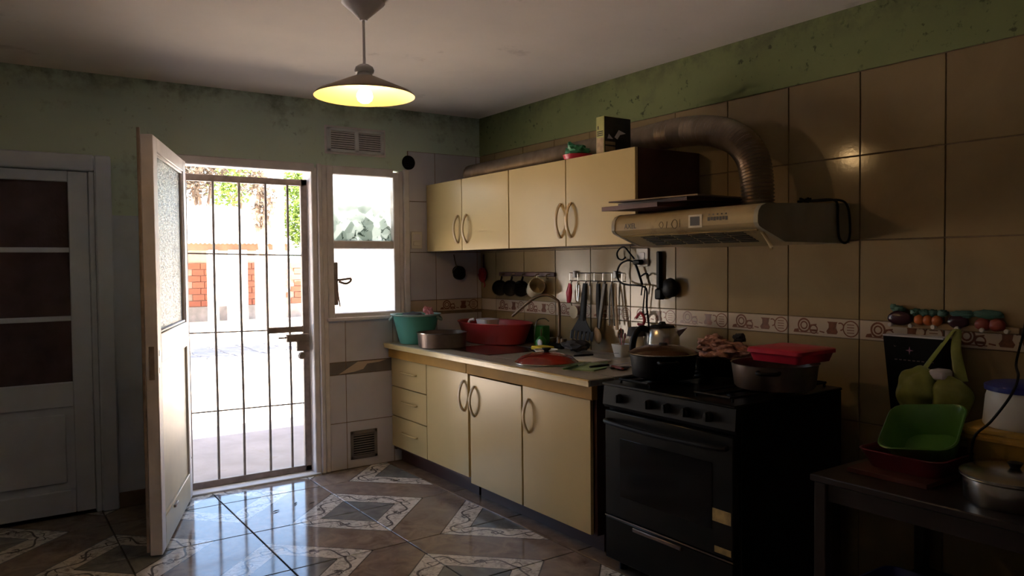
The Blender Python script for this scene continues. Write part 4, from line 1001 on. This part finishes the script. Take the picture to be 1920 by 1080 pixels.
def _turner(t, y):
    b = NB(); tube(b, [(-.062, y, 1.272), (-.075, y, 1.16), (-.083, y + .004, 1.04)], [.022, .028, .030], 10, flat=.4); obj('handle', b, 'blackmatte', t)
    b = NB(); cx = -.085; W = .19
    prism(b, [(y + .03, 1.06), (y + .075, 1.01), (y + .105, .975), (y - .085, .975), (y - .055, 1.01), (y - .024, 1.06)], 'x', cx - .003, cx)
    for k in range(6):
        y0 = y + .105 - k * W / 5.15
        prism(b, [(y0, .978), (y0 + .012, .925), (y0 - .012, .918), (y0 - .024, .978)], 'x', cx - .003, cx)
    obj('slotted_blade', b, 'blackmatte', t)
    b = NB(); tube(b, [(cx - .002, y + .108, .975), (cx - .002, y + .118, .925)], .004, 6); obj('worn_edge', b, 'steel', t)
uten('slotted_turner', 'large black slotted turner hanging from the wire rail', -1.30, _turner)
def _ladle(t, y):
    handle_(t, y, 'dullsteel', 1.27, 1.0, .009)
    b = NB(); lathe(b, [(.036, 0), (.033, -.02), (.015, -.032), (0, -.035)], 20, (-.045, y, .985), mtx=Matrix.Rotation(.9, 4, 'Y')); obj('bowl', b, 'dullsteel', t)
uten('ladle', 'steel ladle half hidden behind the black turner', -1.255, _ladle)
def _spoon(t, y):
    handle_(t, y, 'blackmatte', 1.27, 1.06, .020)
    b = NB(); tube(b, [(-.032, y, 1.06), (-.034, y, .98)], [.007, .012], 8, flat=.5); lathe(b, [(0, -.045), (.02, -.03), (.028, 0), (.02, .03), (0, .045)], 16, (-.036, y, .955), sx=.3); obj('bowl', b, 'blackmatte', t)
uten('serving_spoon', 'black serving spoon hanging beside the turner', -1.385, _spoon)
def _wspoon(t, y):
    b = NB(); tube(b, [(-.034, y, 1.272), (-.05, y + .018, 1.10), (-.056, y + .03, 1.0)], [.018, .016, .010], 8, flat=.6); obj('handle', b, 'dullsteel', t)
    b = NB(); lathe(b, [(0, -.055), (.022, -.04), (.034, -.005), (.026, .03), (.008, .05), (0, .052)], 18, (-.06, y + .042, .955), sx=.3, mtx=Matrix.Rotation(-.28, 4, 'X')); obj('bowl', b, 'wood', t)
uten('wooden_spoon', 'pale wooden spoon hanging beside the black turner', -1.45, _wspoon)
def _tongs(t, y):
    for s_ in (-1, 1):
        b = NB(); tube(b, smoothpath([(-.035, y, 1.268), (-.04, y + .012 * s_, 1.2), (-.042, y + .022 * s_ - .01, 1.02)], 4), .007, 8, flat=.5); obj('arm', b, 'dullsteel', t)
uten('tongs', 'steel kitchen tongs at the end of the wire rail', -1.51, _tongs)
def _grater(t, y):
    b = NB(); tube(b, smoothpath([(-.034, y, 1.27), (-.04, y - .008, 1.15), (-.05, y - .03, 1.0)], 4), [.008 + .0006 * k for k in range(9)], 8, flat=.5); obj('handle', b, 'wood', t)
uten('wooden_spatula', 'narrow wooden spatula hanging last on the wire rail', -1.545, _grater)

# power outlet, plug and cable
po = thing('power_outlet', 'white wall outlet under the range hood', 'outlet', (0, -1.74, 1.40))
b = NB(); box(b, -.010, 0, -1.79, -1.695, 1.375, 1.48, .003); obj('plate', b, 'white', po)
b = NB(); box(b, -.0125, -.010, -1.765, -1.72, 1.40, 1.455, .002); obj('socket_insert', b, 'frost', po)
pc = thing('plug_cable', 'black plug with looping cable under the hood', 'cable', (-.03, -1.74, 1.40))
b = NB(); box(b, -.05, -.0125, -1.765, -1.70, 1.385, 1.415, .008); obj('plug', b, 'blackmatte', pc)
b = NB(); tube(b, smoothpath([(-.045, -1.70, 1.405), (-.05, -1.66, 1.41), (-.05, -1.60, 1.385), (-.05, -1.575, 1.33), (-.05, -1.60, 1.285), (-.05, -1.66, 1.27), (-.05, -1.73, 1.268), (-.05, -1.79, 1.262), (-.05, -1.82, 1.24), (-.05, -1.82, 1.15), (-.05, -1.83, 1.08), (-.05, -1.84, 1.0)], 7), .0055, 8); obj('cable', b, 'blackmatte', pc)
b = NB(); tube(b, smoothpath([(-.03, -1.70, 1.42), (-.03, -1.66, 1.455), (-.03, -1.62, 1.488), (-.03, -1.58, 1.482), (-.03, -1.555, 1.455), (-.03, -1.565, 1.425), (-.03, -1.60, 1.415), (-.03, -1.625, 1.43)], 6), .005, 8); obj('cable_loop', b, 'blackmatte', pc)
b = NB(); tube(b, smoothpath([(-.03, -1.71, 1.39), (-.03, -1.735, 1.34), (-.03, -1.765, 1.27)], 5), .007, 8); tube(b, smoothpath([(-.03, -1.755, 1.32), (-.03, -1.79, 1.335), (-.03, -1.81, 1.33)], 4), .005, 8); tube(b, smoothpath([(-.03, -1.765, 1.265), (-.03, -1.755, 1.21)], 3), .004, 8); tube(b, smoothpath([(-.03, -1.79, 1.265), (-.03, -1.775, 1.17), (-.03, -1.77, 1.11), (-.03, -1.79, 1.10), (-.03, -1.81, 1.12)], 4), .004, 8); obj('cord_branches', b, 'blackmatte', pc)
# black hanging device right of the outlet
bd = thing('lighter_holder', 'black hanging gas lighter holder on the tiles below the hood', 'holder', (-.03, -1.95, 1.20))
b = NB(); blob(b, (-.035, -1.985, 1.255), .032, .055, .055, .15, 2, 3, 4); obj('body', b, 'blackmatte', bd)
b = NB(); box(b, -.04, -.002, -1.92, -1.865, 1.19, 1.25, .008); box(b, -.03, -.002, -1.90, -1.87, 1.25, 1.46, .006); obj('bracket', b, 'blackmatte', bd)
# small red cup
b = NB(); tube(b, smoothpath([(-.05, -1.735, 1.08), (-.05, -1.77, 1.11), (-.05, -1.80, 1.08), (-.05, -1.79, 1.045), (-.05, -1.75, 1.045)], 4), .008, 8); tag(obj('red_strap', b, 'redtub'), 'pink red loop hanging under the black cable', 'strap')

# vegetable key rack on the right
vr = thing('vegetable_hook_rack', 'hook rack decorated with painted aubergine and carrots', 'rack', (0, -3.43, 1.12))
M['aub'] = mat('aubergine_paint', (.05, .015, .025), .25, var=.2); M['orange'] = mat('orange_paint', (.50, .12, .02), .4, var=.2); M['leafdark'] = mat('dark_teal_leaf_paint', (.04, .12, .09), .5, var=.3); M['redveg'] = mat('red_vegetable_paint', (.30, .05, .03), .4, var=.3)
b = NB(); box(b, -.016, 0, -3.70, -3.205, 1.118, 1.145, .004); obj('board', b, 'wood', vr)
b = NB(); blob(b, (-.022, -3.255, 1.158), .016, .052, .030, .12, 2, 3, 1); obj('aubergine', b, 'aub', vr)
b = NB(); blob(b, (-.016, -3.245, 1.195), .012, .030, .014, .4, 3, 3, 2); blob(b, (-.016, -3.225, 1.205), .006, .015, .01, .4, 3, 2, 2); obj('aubergine_leaf', b, 'leafdark', vr)
b = NB()
for k in range(3): blob(b, (-.02, -3.335 - k * .035, 1.155), .014, .022, .022, .1, 2, 2, k)
obj('carrots', b, 'orange', vr)
b = NB()
for k in range(4): blob(b, (-.018, -3.32 - k * .035, 1.185), .011, .022, .014, .4, 3, 3, k)
obj('carrot_leaves', b, 'leafdark', vr)
b = NB(); blob(b, (-.02, -3.485, 1.155), .014, .04, .026, .2, 2, 3, 8); obj('dark_cabbage', b, 'aub', vr)
b = NB(); blob(b, (-.018, -3.50, 1.185), .011, .05, .014, .4, 3, 3, 9); obj('cabbage_leaf', b, 'leafdark', vr)
b = NB()
for k in range(2): blob(b, (-.02, -3.575 - k * .05, 1.150), .015, .030, .024, .12, 2, 3, k + 3)
obj('peppers', b, 'redveg', vr)
b = NB(); blob(b, (-.018, -3.59, 1.19), .011, .055, .016, .4, 3, 3, 14); obj('pepper_leaf', b, 'leafdark', vr)
for y in (-3.225, -3.31, -3.40, -3.49, -3.58, -3.665):
    b = NB(); lathe(b, [(0, 0), (.004, 0), (.004, .018), (.009, .022), (.008, .030), (0, .032)], 12, (-.016, y, 1.130), mtx=Matrix.Rotation(-PI / 2, 4, 'Y')); obj('knob', b, 'white', vr)
# black paper bag hanging below it
bp = thing('black_paper_bag', 'black gift bag with small pink star print leaning on the tiled wall', 'bag', (-.06, -3.36, .66))
b = NB(); prism(b, [(-3.225, 1.093), (-3.465, 1.093), (-3.455, .652), (-3.275, .652)], 'x', -.095, -.02); obj('body', b, 'black', bp, smooth=0)
b = NB(); prism(b, [(-3.224, 1.088), (-3.466, 1.088), (-3.466, 1.094), (-3.224, 1.094)], 'x', -.0965, -.0185); obj('white_edge', b, 'frost', bp, smooth=0)
M['pinkprint'] = mat('pink_print', (.45, .20, .25), .5, var=.2)
b = NB(); c_ = (-3.335, 1.035)
prism(b, [(c_[0] + q * math.cos(a), c_[1] + q * math.sin(a)) for a, q in [(i * PI / 4, (.016 if i % 2 == 0 else .004)) for i in range(8)]], 'x', -.0958, -.095); obj('star_print', b, 'pinkprint', bp, smooth=0)
b = NB()
for k in range(9): box(b, -.0955, -.095, -3.275 - k * .018 - .011, -3.275 - k * .018, .993, .997)
prism(b, [(-3.283, 1.05), (-3.275, 1.046), (-3.27, 1.052), (-3.277, 1.048)], 'x', -.0955, -.095); obj('line_print', b, 'greypan', bp, smooth=0)
# green carrier bag hanging from a knob
M['limebag'] = mat('lime_plastic_bag', (.25, .28, .07), .3, var=.25, scale=12, bump=.6, bscale=14)
cbg = thing('carrier_bag', 'lime green plastic carrier bag hanging from the hook rack', 'bag', (-.12, -3.49, .80))
b = NB(); blob(b, (-.20, -3.43, .895), .075, .085, .09, .2, 1.8, 4, 4); blob(b, (-.18, -3.53, .88), .065, .08, .08, .22, 1.8, 4, 6); tube(b, [(-.21, -3.42, .82), (-.20, -3.435, .77)], [.035, .008], 10); obj('bag', b, 'limebag', cbg, smooth=70)
b = NB(); tube(b, smoothpath([(-.17, -3.42, .96), (-.12, -3.46, 1.05), (-.045, -3.49, 1.128), (-.11, -3.52, 1.05), (-.15, -3.56, .94)], 6), [.022 - .0007 * min(k, 24 - k) for k in range(25)], 8, flat=.25); obj('handles', b, 'limebag', cbg, smooth=70)
b = NB(); box(b, -.22, -.15, -3.53, -3.47, .945, .985, .008); b.transform(Matrix.Translation((0, 0, 0))); obj('paper', b, 'frost', cbg)

# ================================================================== SIDE TABLE AND THINGS ON IT
TZ = .65
tt = thing('side_table', 'low dark wooden table against the tiled wall', 'table', (-.40, -3.85, 0))
M['tablewood'] = mat('dark_table_wood', (.02, .011, .009), .4, var=.3, scale=9)
b = NB(); box(b, -.765, -.012, -4.55, -3.335, TZ - .025, TZ, .004); obj('top', b, 'tablewood', tt)
b = NB(); box(b, -.74, -.72, -4.52, -3.36, TZ - .09, TZ - .025); box(b, -.06, -.04, -4.52, -3.36, TZ - .09, TZ - .025); box(b, -.72, -.06, -3.375, -3.355, TZ - .09, TZ - .025); obj('apron', b, 'tablewood', tt, smooth=0)
for x in (-.735, -.055):
    for y in (-4.51, -3.37):
        b = NB(); box(b, x - .022, x + .022, y - .022, y + .022, 0, TZ - .025, .003); obj('leg', b, 'tablewood', tt)
b = NB(); box(b, -.70, -.08, -4.5, -3.38, .16, .175, .003); obj('shelf', b, 'tablewood', tt)
b = NB(); box(b, -.64, -.40, -3.68, -3.40, TZ, TZ + .018, .002); tag(obj('breadboard', b, 'brownwood'), 'dark wooden board under the pink container', 'board')
b = NB(); rect_lathe(b, -.60, -.28, -3.70, -3.40, [(.03, TZ + .019), (.005, TZ + .075), (0, TZ + .08), (.006, TZ + .082), (.012, TZ + .075), (.034, TZ + .026)], .05)
M['pinkbox'] = mat('pink_red_plastic', (.18, .025, .04), .3, var=.15)
tag(obj('pink_container', b, 'pinkbox'), 'pink plastic container holding the tilted green bowl', 'container')
M['greenbowl'] = mat('green_plastic_bowl', (.09, .24, .05), .3, var=.12)
b = NB(); rect_lathe(b, -.13, .13, -.13, .13, [(.04, -.055), (.008, .05), (0, .055), (.004, .058), (.012, .05), (.044, -.048)], .05)
o = obj('green_bowl', b, 'greenbowl'); o.location = (-.40, -3.555, TZ + .112); o.rotation_euler = (math.radians(-8), math.radians(-28), math.radians(15)); tag(o, 'green plastic bowl tilted inside the pink container', 'bowl')
sp_ = thing('steel_pot', 'polished steel pot with flat lid on the low table', 'pot', (-.56, -3.90, TZ))
b = NB(); lathe(b, [(0, TZ), (.13, TZ), (.138, TZ + .01), (.14, TZ + .075), (.15, TZ + .082), (.0, TZ + .08)], 36, (-.56, -3.905, 0)); obj('body', b, 'steel', sp_)
b = NB(); lathe(b, [(.148, TZ + .082), (.150, TZ + .09), (.138, TZ + .095), (.05, TZ + .106), (0, TZ + .108)], 36, (-.56, -3.905, 0)); obj('lid', b, 'steel', sp_)
b = NB(); lathe(b, [(0, TZ + .106), (.012, TZ + .106), (.022, TZ + .125), (0, TZ + .13)], 16, (-.56, -3.905, 0)); obj('knob', b, 'blackmatte', sp_)
yt = thing('yellow_tub', 'yellow plastic tub under the white bucket', 'tub', (-.24, -3.80, TZ))
M['mustard'] = mat('mustard_plastic', (.60, .36, .08), .35, var=.1)
b = NB(); rect_lathe(b, -.37, -.09, -3.97, -3.655, [(.018, TZ), (.004, TZ + .13), (0, TZ + .135)], .04); obj('body', b, 'mustard', yt)
b = NB(); rect_lathe(b, -.378, -.082, -3.978, -3.647, [(0, TZ + .135), (0, TZ + .145), (.006, TZ + .148), (.006, TZ + .158), (.0, TZ + .160), (.0, TZ + .172), (.02, TZ + .176)], .04); obj('lid', b, 'mustard', yt)
ZB_ = TZ + .177
bk = thing('white_bucket', 'white plastic bucket with blue lid on the yellow tub', 'bucket', (-.24, -3.80, ZB_))
M['blue'] = mat('dark_blue_plastic', (.02, .03, .22), .35, var=.15)
b = NB(); lathe(b, [(0, ZB_), (.125, ZB_), (.13, ZB_ + .008), (.122, ZB_ + .10), (.115, ZB_ + .125), (0, ZB_ + .125)], 36, (-.235, -3.81, 0)); obj('body', b, 'white', bk)
b = NB(); lathe(b, [(.118, ZB_ + .122), (.126, ZB_ + .124), (.126, ZB_ + .140), (.11, ZB_ + .147), (0, ZB_ + .15)], 36, (-.235, -3.81, 0)); obj('lid', b, 'blue', bk)
b = NB(); tube(b, smoothpath([(-.012, -3.725, 1.30), (-.03, -3.72, 1.15), (-.12, -3.73, 1.03), (-.28, -3.80, 1.0), (-.385, -3.82, .95), (-.405, -3.77, .86), (-.42, -3.725, .80), (-.415, -3.715, .70), (-.40, -3.72, TZ + .006), (-.38, -3.75, TZ + .005)], 8), .0045, 6); tag(obj('appliance_cord', b, 'blackmatte'), 'thin black cord trailing over the white bucket', 'cable')
# things on the lower shelf
M['packet'] = mat('tan_packet_print', (.36, .24, .14), .5, var=.6, scale=14)
b = NB(); blob(b, (-.60, -3.785, .245), .08, .09, .06, .3, 3, 3, 20); tag(obj('food_packet', b, 'packet'), 'crumpled tan packet on the shelf under the table', 'packet')
bt = thing('sauce_bottle', 'dark bottle with red and white label on the shelf under the table', 'bottle', (-.60, -3.93, .175))
b = NB(); lathe(b, [(0, .176), (.035, .176), (.037, .18), (.037, .30), (.014, .34), (.013, .38), (0, .38)], 20, (-.60, -3.93, 0)); obj('glass_body', b, 'black', bt)
b = NB(); lathe(b, [(.0375, .20), (.038, .215), (.0375, .23)], 20, (-.60, -3.93, 0)); lathe(b, [(.0375, .245), (.038, .26), (.0375, .275)], 20, (-.60, -3.93, 0)); obj('white_label', b, 'white', bt)
b = NB(); lathe(b, [(.0372, .23), (.0377, .2375), (.0372, .245)], 20, (-.60, -3.93, 0)); obj('red_label', b, 'redbright', bt)
b = NB(); rect_lathe(b, -.66, -.40, -3.66, -3.42, [(.03, .176), (0, .27), (.006, .27), (.035, .182)], .05); tag(obj('blue_dish', b, 'blue'), 'dark blue plastic dish on the shelf under the table', 'dish')

# ================================================================== OUTDOORS
ZG = -.10
M['ground'] = mat('pale_sandy_ground', (.72, .62, .53), .95, var=.15, scale=.8, bump=.3, bscale=6, dirt=((.40, .34, .28), 1.5, .6, .5))
M['slab'] = mat('porch_concrete', (.31, .25, .225), .9, var=.25, scale=3, bump=.4, bscale=14, dirt=((.22, .17, .14), 6, .6, .6))
b = NB(); box(b, -60, 60, .16, 90, ZG - .2, ZG); struct('yard_ground', b, 'ground', 'sunlit pale sandy yard', smooth=0)
b = NB(); box(b, -4.5, 1.2, .152, 1.75, ZG - .05, -.03, .01); struct('porch_slab', b, 'slab', 'rough concrete porch outside the doorway')
b = NB(); box(b, -9, XL - .151, -8, .55, ZG, 2.9); box(b, .151, 6, -8, .2, ZG, 2.9); struct('house_wings', b, 'whitepaint', 'outer walls of the house', smooth=0)
b = NB(); box(b, -9, 6, -8, .95, 2.625, 2.75); struct('roof_slab', b, 'whitepaint', 'roof slab with eave over the porch', smooth=0)
# grey stone patch in the yard
M['stone'] = mat('grey_paving', (.24, .22, .21), .9, var=.3, scale=4, bump=.3, bscale=10)
pv = sempty('paving_patch', (0, 8.5, ZG), label='grey stone paving in the yard')
for i in range(7):
    for j in range(5):
        x0 = -1.2 + i * .5 + .04 * (j % 2); y0 = 7.3 + j * .55
        b = NB(); box(b, x0, x0 + .47, y0, y0 + .52, ZG, ZG + .015, .006); obj('paving_stone', b, 'stone', pv)

# brick shed at the far side of the yard
SY = 17.0
sh_ = thing('brick_shed', 'low red brick shed with pale corrugated roof across the yard', 'shed', (2.5, SY, ZG))
M['brick'] = mat('orange_hollow_brick', (.24, .075, .045), .8, var=.25, scale=5, rand=.4)
M['mortar'] = mat('brick_mortar', (.30, .24, .20), .9, var=.2)
M['shedwhite'] = mat('whitewashed_wall', (.80, .76, .70), .8, var=.1, scale=2)
M['metalroof'] = mat('pale_corrugated_iron', (.72, .70, .66), .45, metal=.2, var=.15, scale=2)
M['beam'] = mat('pale_timber_beam', (.13, .07, .04), .7, var=.3, scale=5)
b = NB(); box(b, -2, 3.4, SY + .02, SY + .20, ZG, 2.05); box(b, 3.4, 7.5, SY + .02, SY + .20, ZG, 1.50); obj('wall_core', b, 'mortar', sh_, smooth=0)
b = NB(); box(b, -2, 7.5, SY - .03, SY + .02, ZG, .30); obj('plinth', b, 'stone', sh_, smooth=0)
_bb = NB(); box(_bb, 0, .30, 0, .06, 0, .155, .006); brick_me = bpy.data.meshes.new('brick'); bm_to(_bb, brick_me); brick_me.materials.append(M['brick'])
for (xa, nx) in ((1.48, 2), (2.85, 4), (4.28, 4)):
    for r_ in range(7):
        for k in range(nx):
            inst('brick', brick_me, (xa + k * .315 + (.10 if r_ % 2 else 0), SY - .04, .31 + r_ * .17), sh_)
for xa, xb in ((-2, 1.44), (2.25, 2.82)):
    b = NB(); box(b, xa, xb, SY - .05, SY + .02, .30, 2.05); obj('whitewashed_panel', b, 'shedwhite', sh_, smooth=0)
b = NB(); box(b, -2.4, 3.35, SY - 2.6, SY - 2.45, 1.78, 1.96, .01); obj('fascia_beam', b, 'beam', sh_)
n_ = 58
b = NB(); top = []; bot = []
for k in range(n_ * 4 + 1):
    x = -2.5 + 5.95 * k / (n_ * 4); dz = .018 * math.cos(2 * PI * k / 4)
    top.append((b.verts.new((x, SY - 2.75, 1.97 + dz)), b.verts.new((x, SY + 2.5, 3.25 + dz)), b.verts.new((x, SY - 2.75, 1.955 + dz)), b.verts.new((x, SY + 2.5, 3.235 + dz))))
for p_, q_ in zip(top, top[1:]):
    b.faces.new((p_[0], q_[0], q_[1], p_[1])); b.faces.new((p_[2], p_[3], q_[3], q_[2])); b.faces.new((p_[0], p_[2], q_[2], q_[0]))
obj('corrugated_roof', b, 'metalroof', sh_, smooth=60)
for x, w_ in ((1.40, .22), (1.86, .46), (2.55, .50), (-.6, .2)):
    b = NB(); box(b, x, x + w_, SY - 2.62, SY - 2.42, ZG, 1.80, .01); obj('white_pillar', b, 'shedwhite', sh_)

# trees beyond the shed
M['bark'] = mat('grey_brown_bark', (.20, .14, .10), .9, var=.3, scale=8, bump=.5)
def leafmat(name, c):
    m, bb, n = base(name, .6, spec=.3)
    v_ = n.coord('Object'); cc = n.mix(n.ramp(n.noise(v_, 1.2, 3), .3, .7), tuple(x * .6 for x in c), c)
    n.t.links.new(cc, bb.inputs['Base Color'])
    tl = _n(n.t, 'ShaderNodeBsdfTranslucent'); n.t.links.new(cc, tl.inputs[0]); mx = _n(n.t, 'ShaderNodeMixShader'); mx.inputs[0].default_value = .35
    out = n.t.nodes['Material Output']; n.t.links.new(bb.outputs[0], mx.inputs[1]); n.t.links.new(tl.outputs[0], mx.inputs[2]); n.t.links.new(mx.outputs[0], out.inputs[0])
    return m
M['leafa'] = leafmat('bright_green_leaf', (.12, .19, .03)); M['leafb'] = leafmat('olive_leaf', (.10, .13, .05)); M['leafc'] = leafmat('brown_grey_leaf', (.12, .09, .065))
def tree(label, base_, h, blobs, lm, nleaf, ls, seed):
    rg = random.Random(seed); t = thing('tree', label, 'tree', base_, group='trees in the yard'); bx, by, bz = base_
    b = NB(); tr = [(bx, by, bz), (bx + .1, by, bz + h * .35), (bx - .05, by + .1, bz + h * .65), (bx + .15, by, bz + h)]
    tube(b, smoothpath(tr, 5), [.20 - .012 * k for k in range(16)], 8)
    for (cx, cy, cz, rx, ry, rz) in blobs:
        tube(b, smoothpath([(bx, by, bz + h * .45), ((bx + cx) / 2 + .2, (by + cy) / 2, (bz + h * .45 + cz) / 2 + .3), (cx, cy, cz)], 4), [.08 - .007 * k for k in range(9)], 6)
    obj('trunk', b, 'bark', t)
    b = NB(); tot = sum(q[3] * q[4] * q[5] for q in blobs)
    for (cx, cy, cz, rx, ry, rz) in blobs:
        for _ in range(int(nleaf * rx * ry * rz / tot)):
            v_ = Vector((rg.gauss(0, 1), rg.gauss(0, 1), rg.gauss(0, 1))).normalized() * rg.random() ** .45
            c_ = Vector((cx + v_.x * rx, cy + v_.y * ry, cz + v_.z * rz))
            a_ = Vector((rg.gauss(0, 1), rg.gauss(0, 1), rg.gauss(0, .6))).normalized(); s_ = a_.cross(Vector((rg.gauss(0, 1), rg.gauss(0, 1), rg.gauss(0, 1)))).normalized(); L_ = ls * rg.uniform(.6, 1.3)
            vs = [b.verts.new(c_ - a_ * L_), b.verts.new(c_ + s_ * L_ * .45), b.verts.new(c_ + a_ * L_), b.verts.new(c_ - s_ * L_ * .45)]; b.faces.new(vs)
    f_ = obj('foliage', b, lm, t, smooth=0); f_['kind'] = 'stuff'
tree('tall tree with sparse brown grey crown behind the shed', (2.9, 22, ZG), 5.2, [(2.6, 21.8, 4.3, .8, .8, .75), (3.3, 22.2, 4.8, .8, .8, .6), (2.2, 22, 5.0, .7, .8, .5)], 'leafc', 1500, .10, 1)
tree('round bright green tree behind the shed roof', (5.0, 25.5, ZG), 4.8, [(4.75, 25.4, 4.3, .9, .8, .75), (5.2, 25.6, 5.0, 1.0, .9, .6)], 'leafa', 1100, .10, 2)
tree('dense green tree beside the shed end', (5.6, 19.4, ZG), 4.5, [(5.2, 19.0, 3.1, .55, .7, 1.1), (5.6, 19.2, 2.6, .7, .7, .8), (5.5, 19.3, 4.2, .9, .8, .7)], 'leafa', 3200, .075, 3)
tree('thin olive tree with drooping branches before the shed roof', (2.35, 13.3, ZG), 4.2, [(2.15, 13.3, 3.45, .35, .35, .45), (2.45, 13.2, 3.0, .25, .25, .5), (2.3, 13.3, 2.6, .2, .2, .4)], 'leafc', 420, .07, 4)
tree('unseen broad tree added to cast dappled shade on the yard paving', (-2.6, 7.2, ZG), 4.4, [(-.9, 6.7, 4.3, 1.3, 1.1, .6), (-.1, 6.5, 4.5, 1.0, .9, .5), (-2.4, 7.1, 4.8, 1.0, 1.0, .6)], 'leafb', 1500, .16, 6)  # out-of-view tree, added for the dappled shade it throws on the paving
b = NB(); box(b, 2.70, 2.94, 13.4, 13.6, ZG, 3.75, .02); tag(obj('white_column', b, 'shedwhite'), 'tall white masonry column standing before the shed', 'column')
# bare shrub in front of the brick wall
bs = thing('bare_shrub', 'bare branching shrub in front of the brick shed', 'shrub', (3.2, SY - 1.6, ZG)); rg = random.Random(4)
b = NB()
for k in range(9):
    a = rg.uniform(0, 6.28); q = rg.uniform(.15, .6); h_ = rg.uniform(.8, 1.5)
    tube(b, smoothpath([(3.2, SY - 1.6, ZG), (3.2 + q * .4 * math.cos(a), SY - 1.6 + q * .4 * math.sin(a), ZG + h_ * .5), (3.2 + q * math.cos(a), SY - 1.6 + q * math.sin(a), ZG + h_)], 4), [.02 - .0018 * i for i in range(9)], 5)
obj('stems', b, 'bark', bs)
# teal parasol-like tarp over a blue tub beside the shed
b = NB(); lathe(b, [(0, 1.95), (.2, 1.9), (.55, 1.72), (.6, 1.6), (.5, 1.6), (0, 1.8)], 20, (4.35, 16.0, 0)); tube(b, [(4.35, 16.0, ZG), (4.35, 16.0, 1.85)], .03, 8); tag(obj('garden_canopy', b, 'tealrim'), 'small pale blue canopy on a post beside the shed', 'canopy')
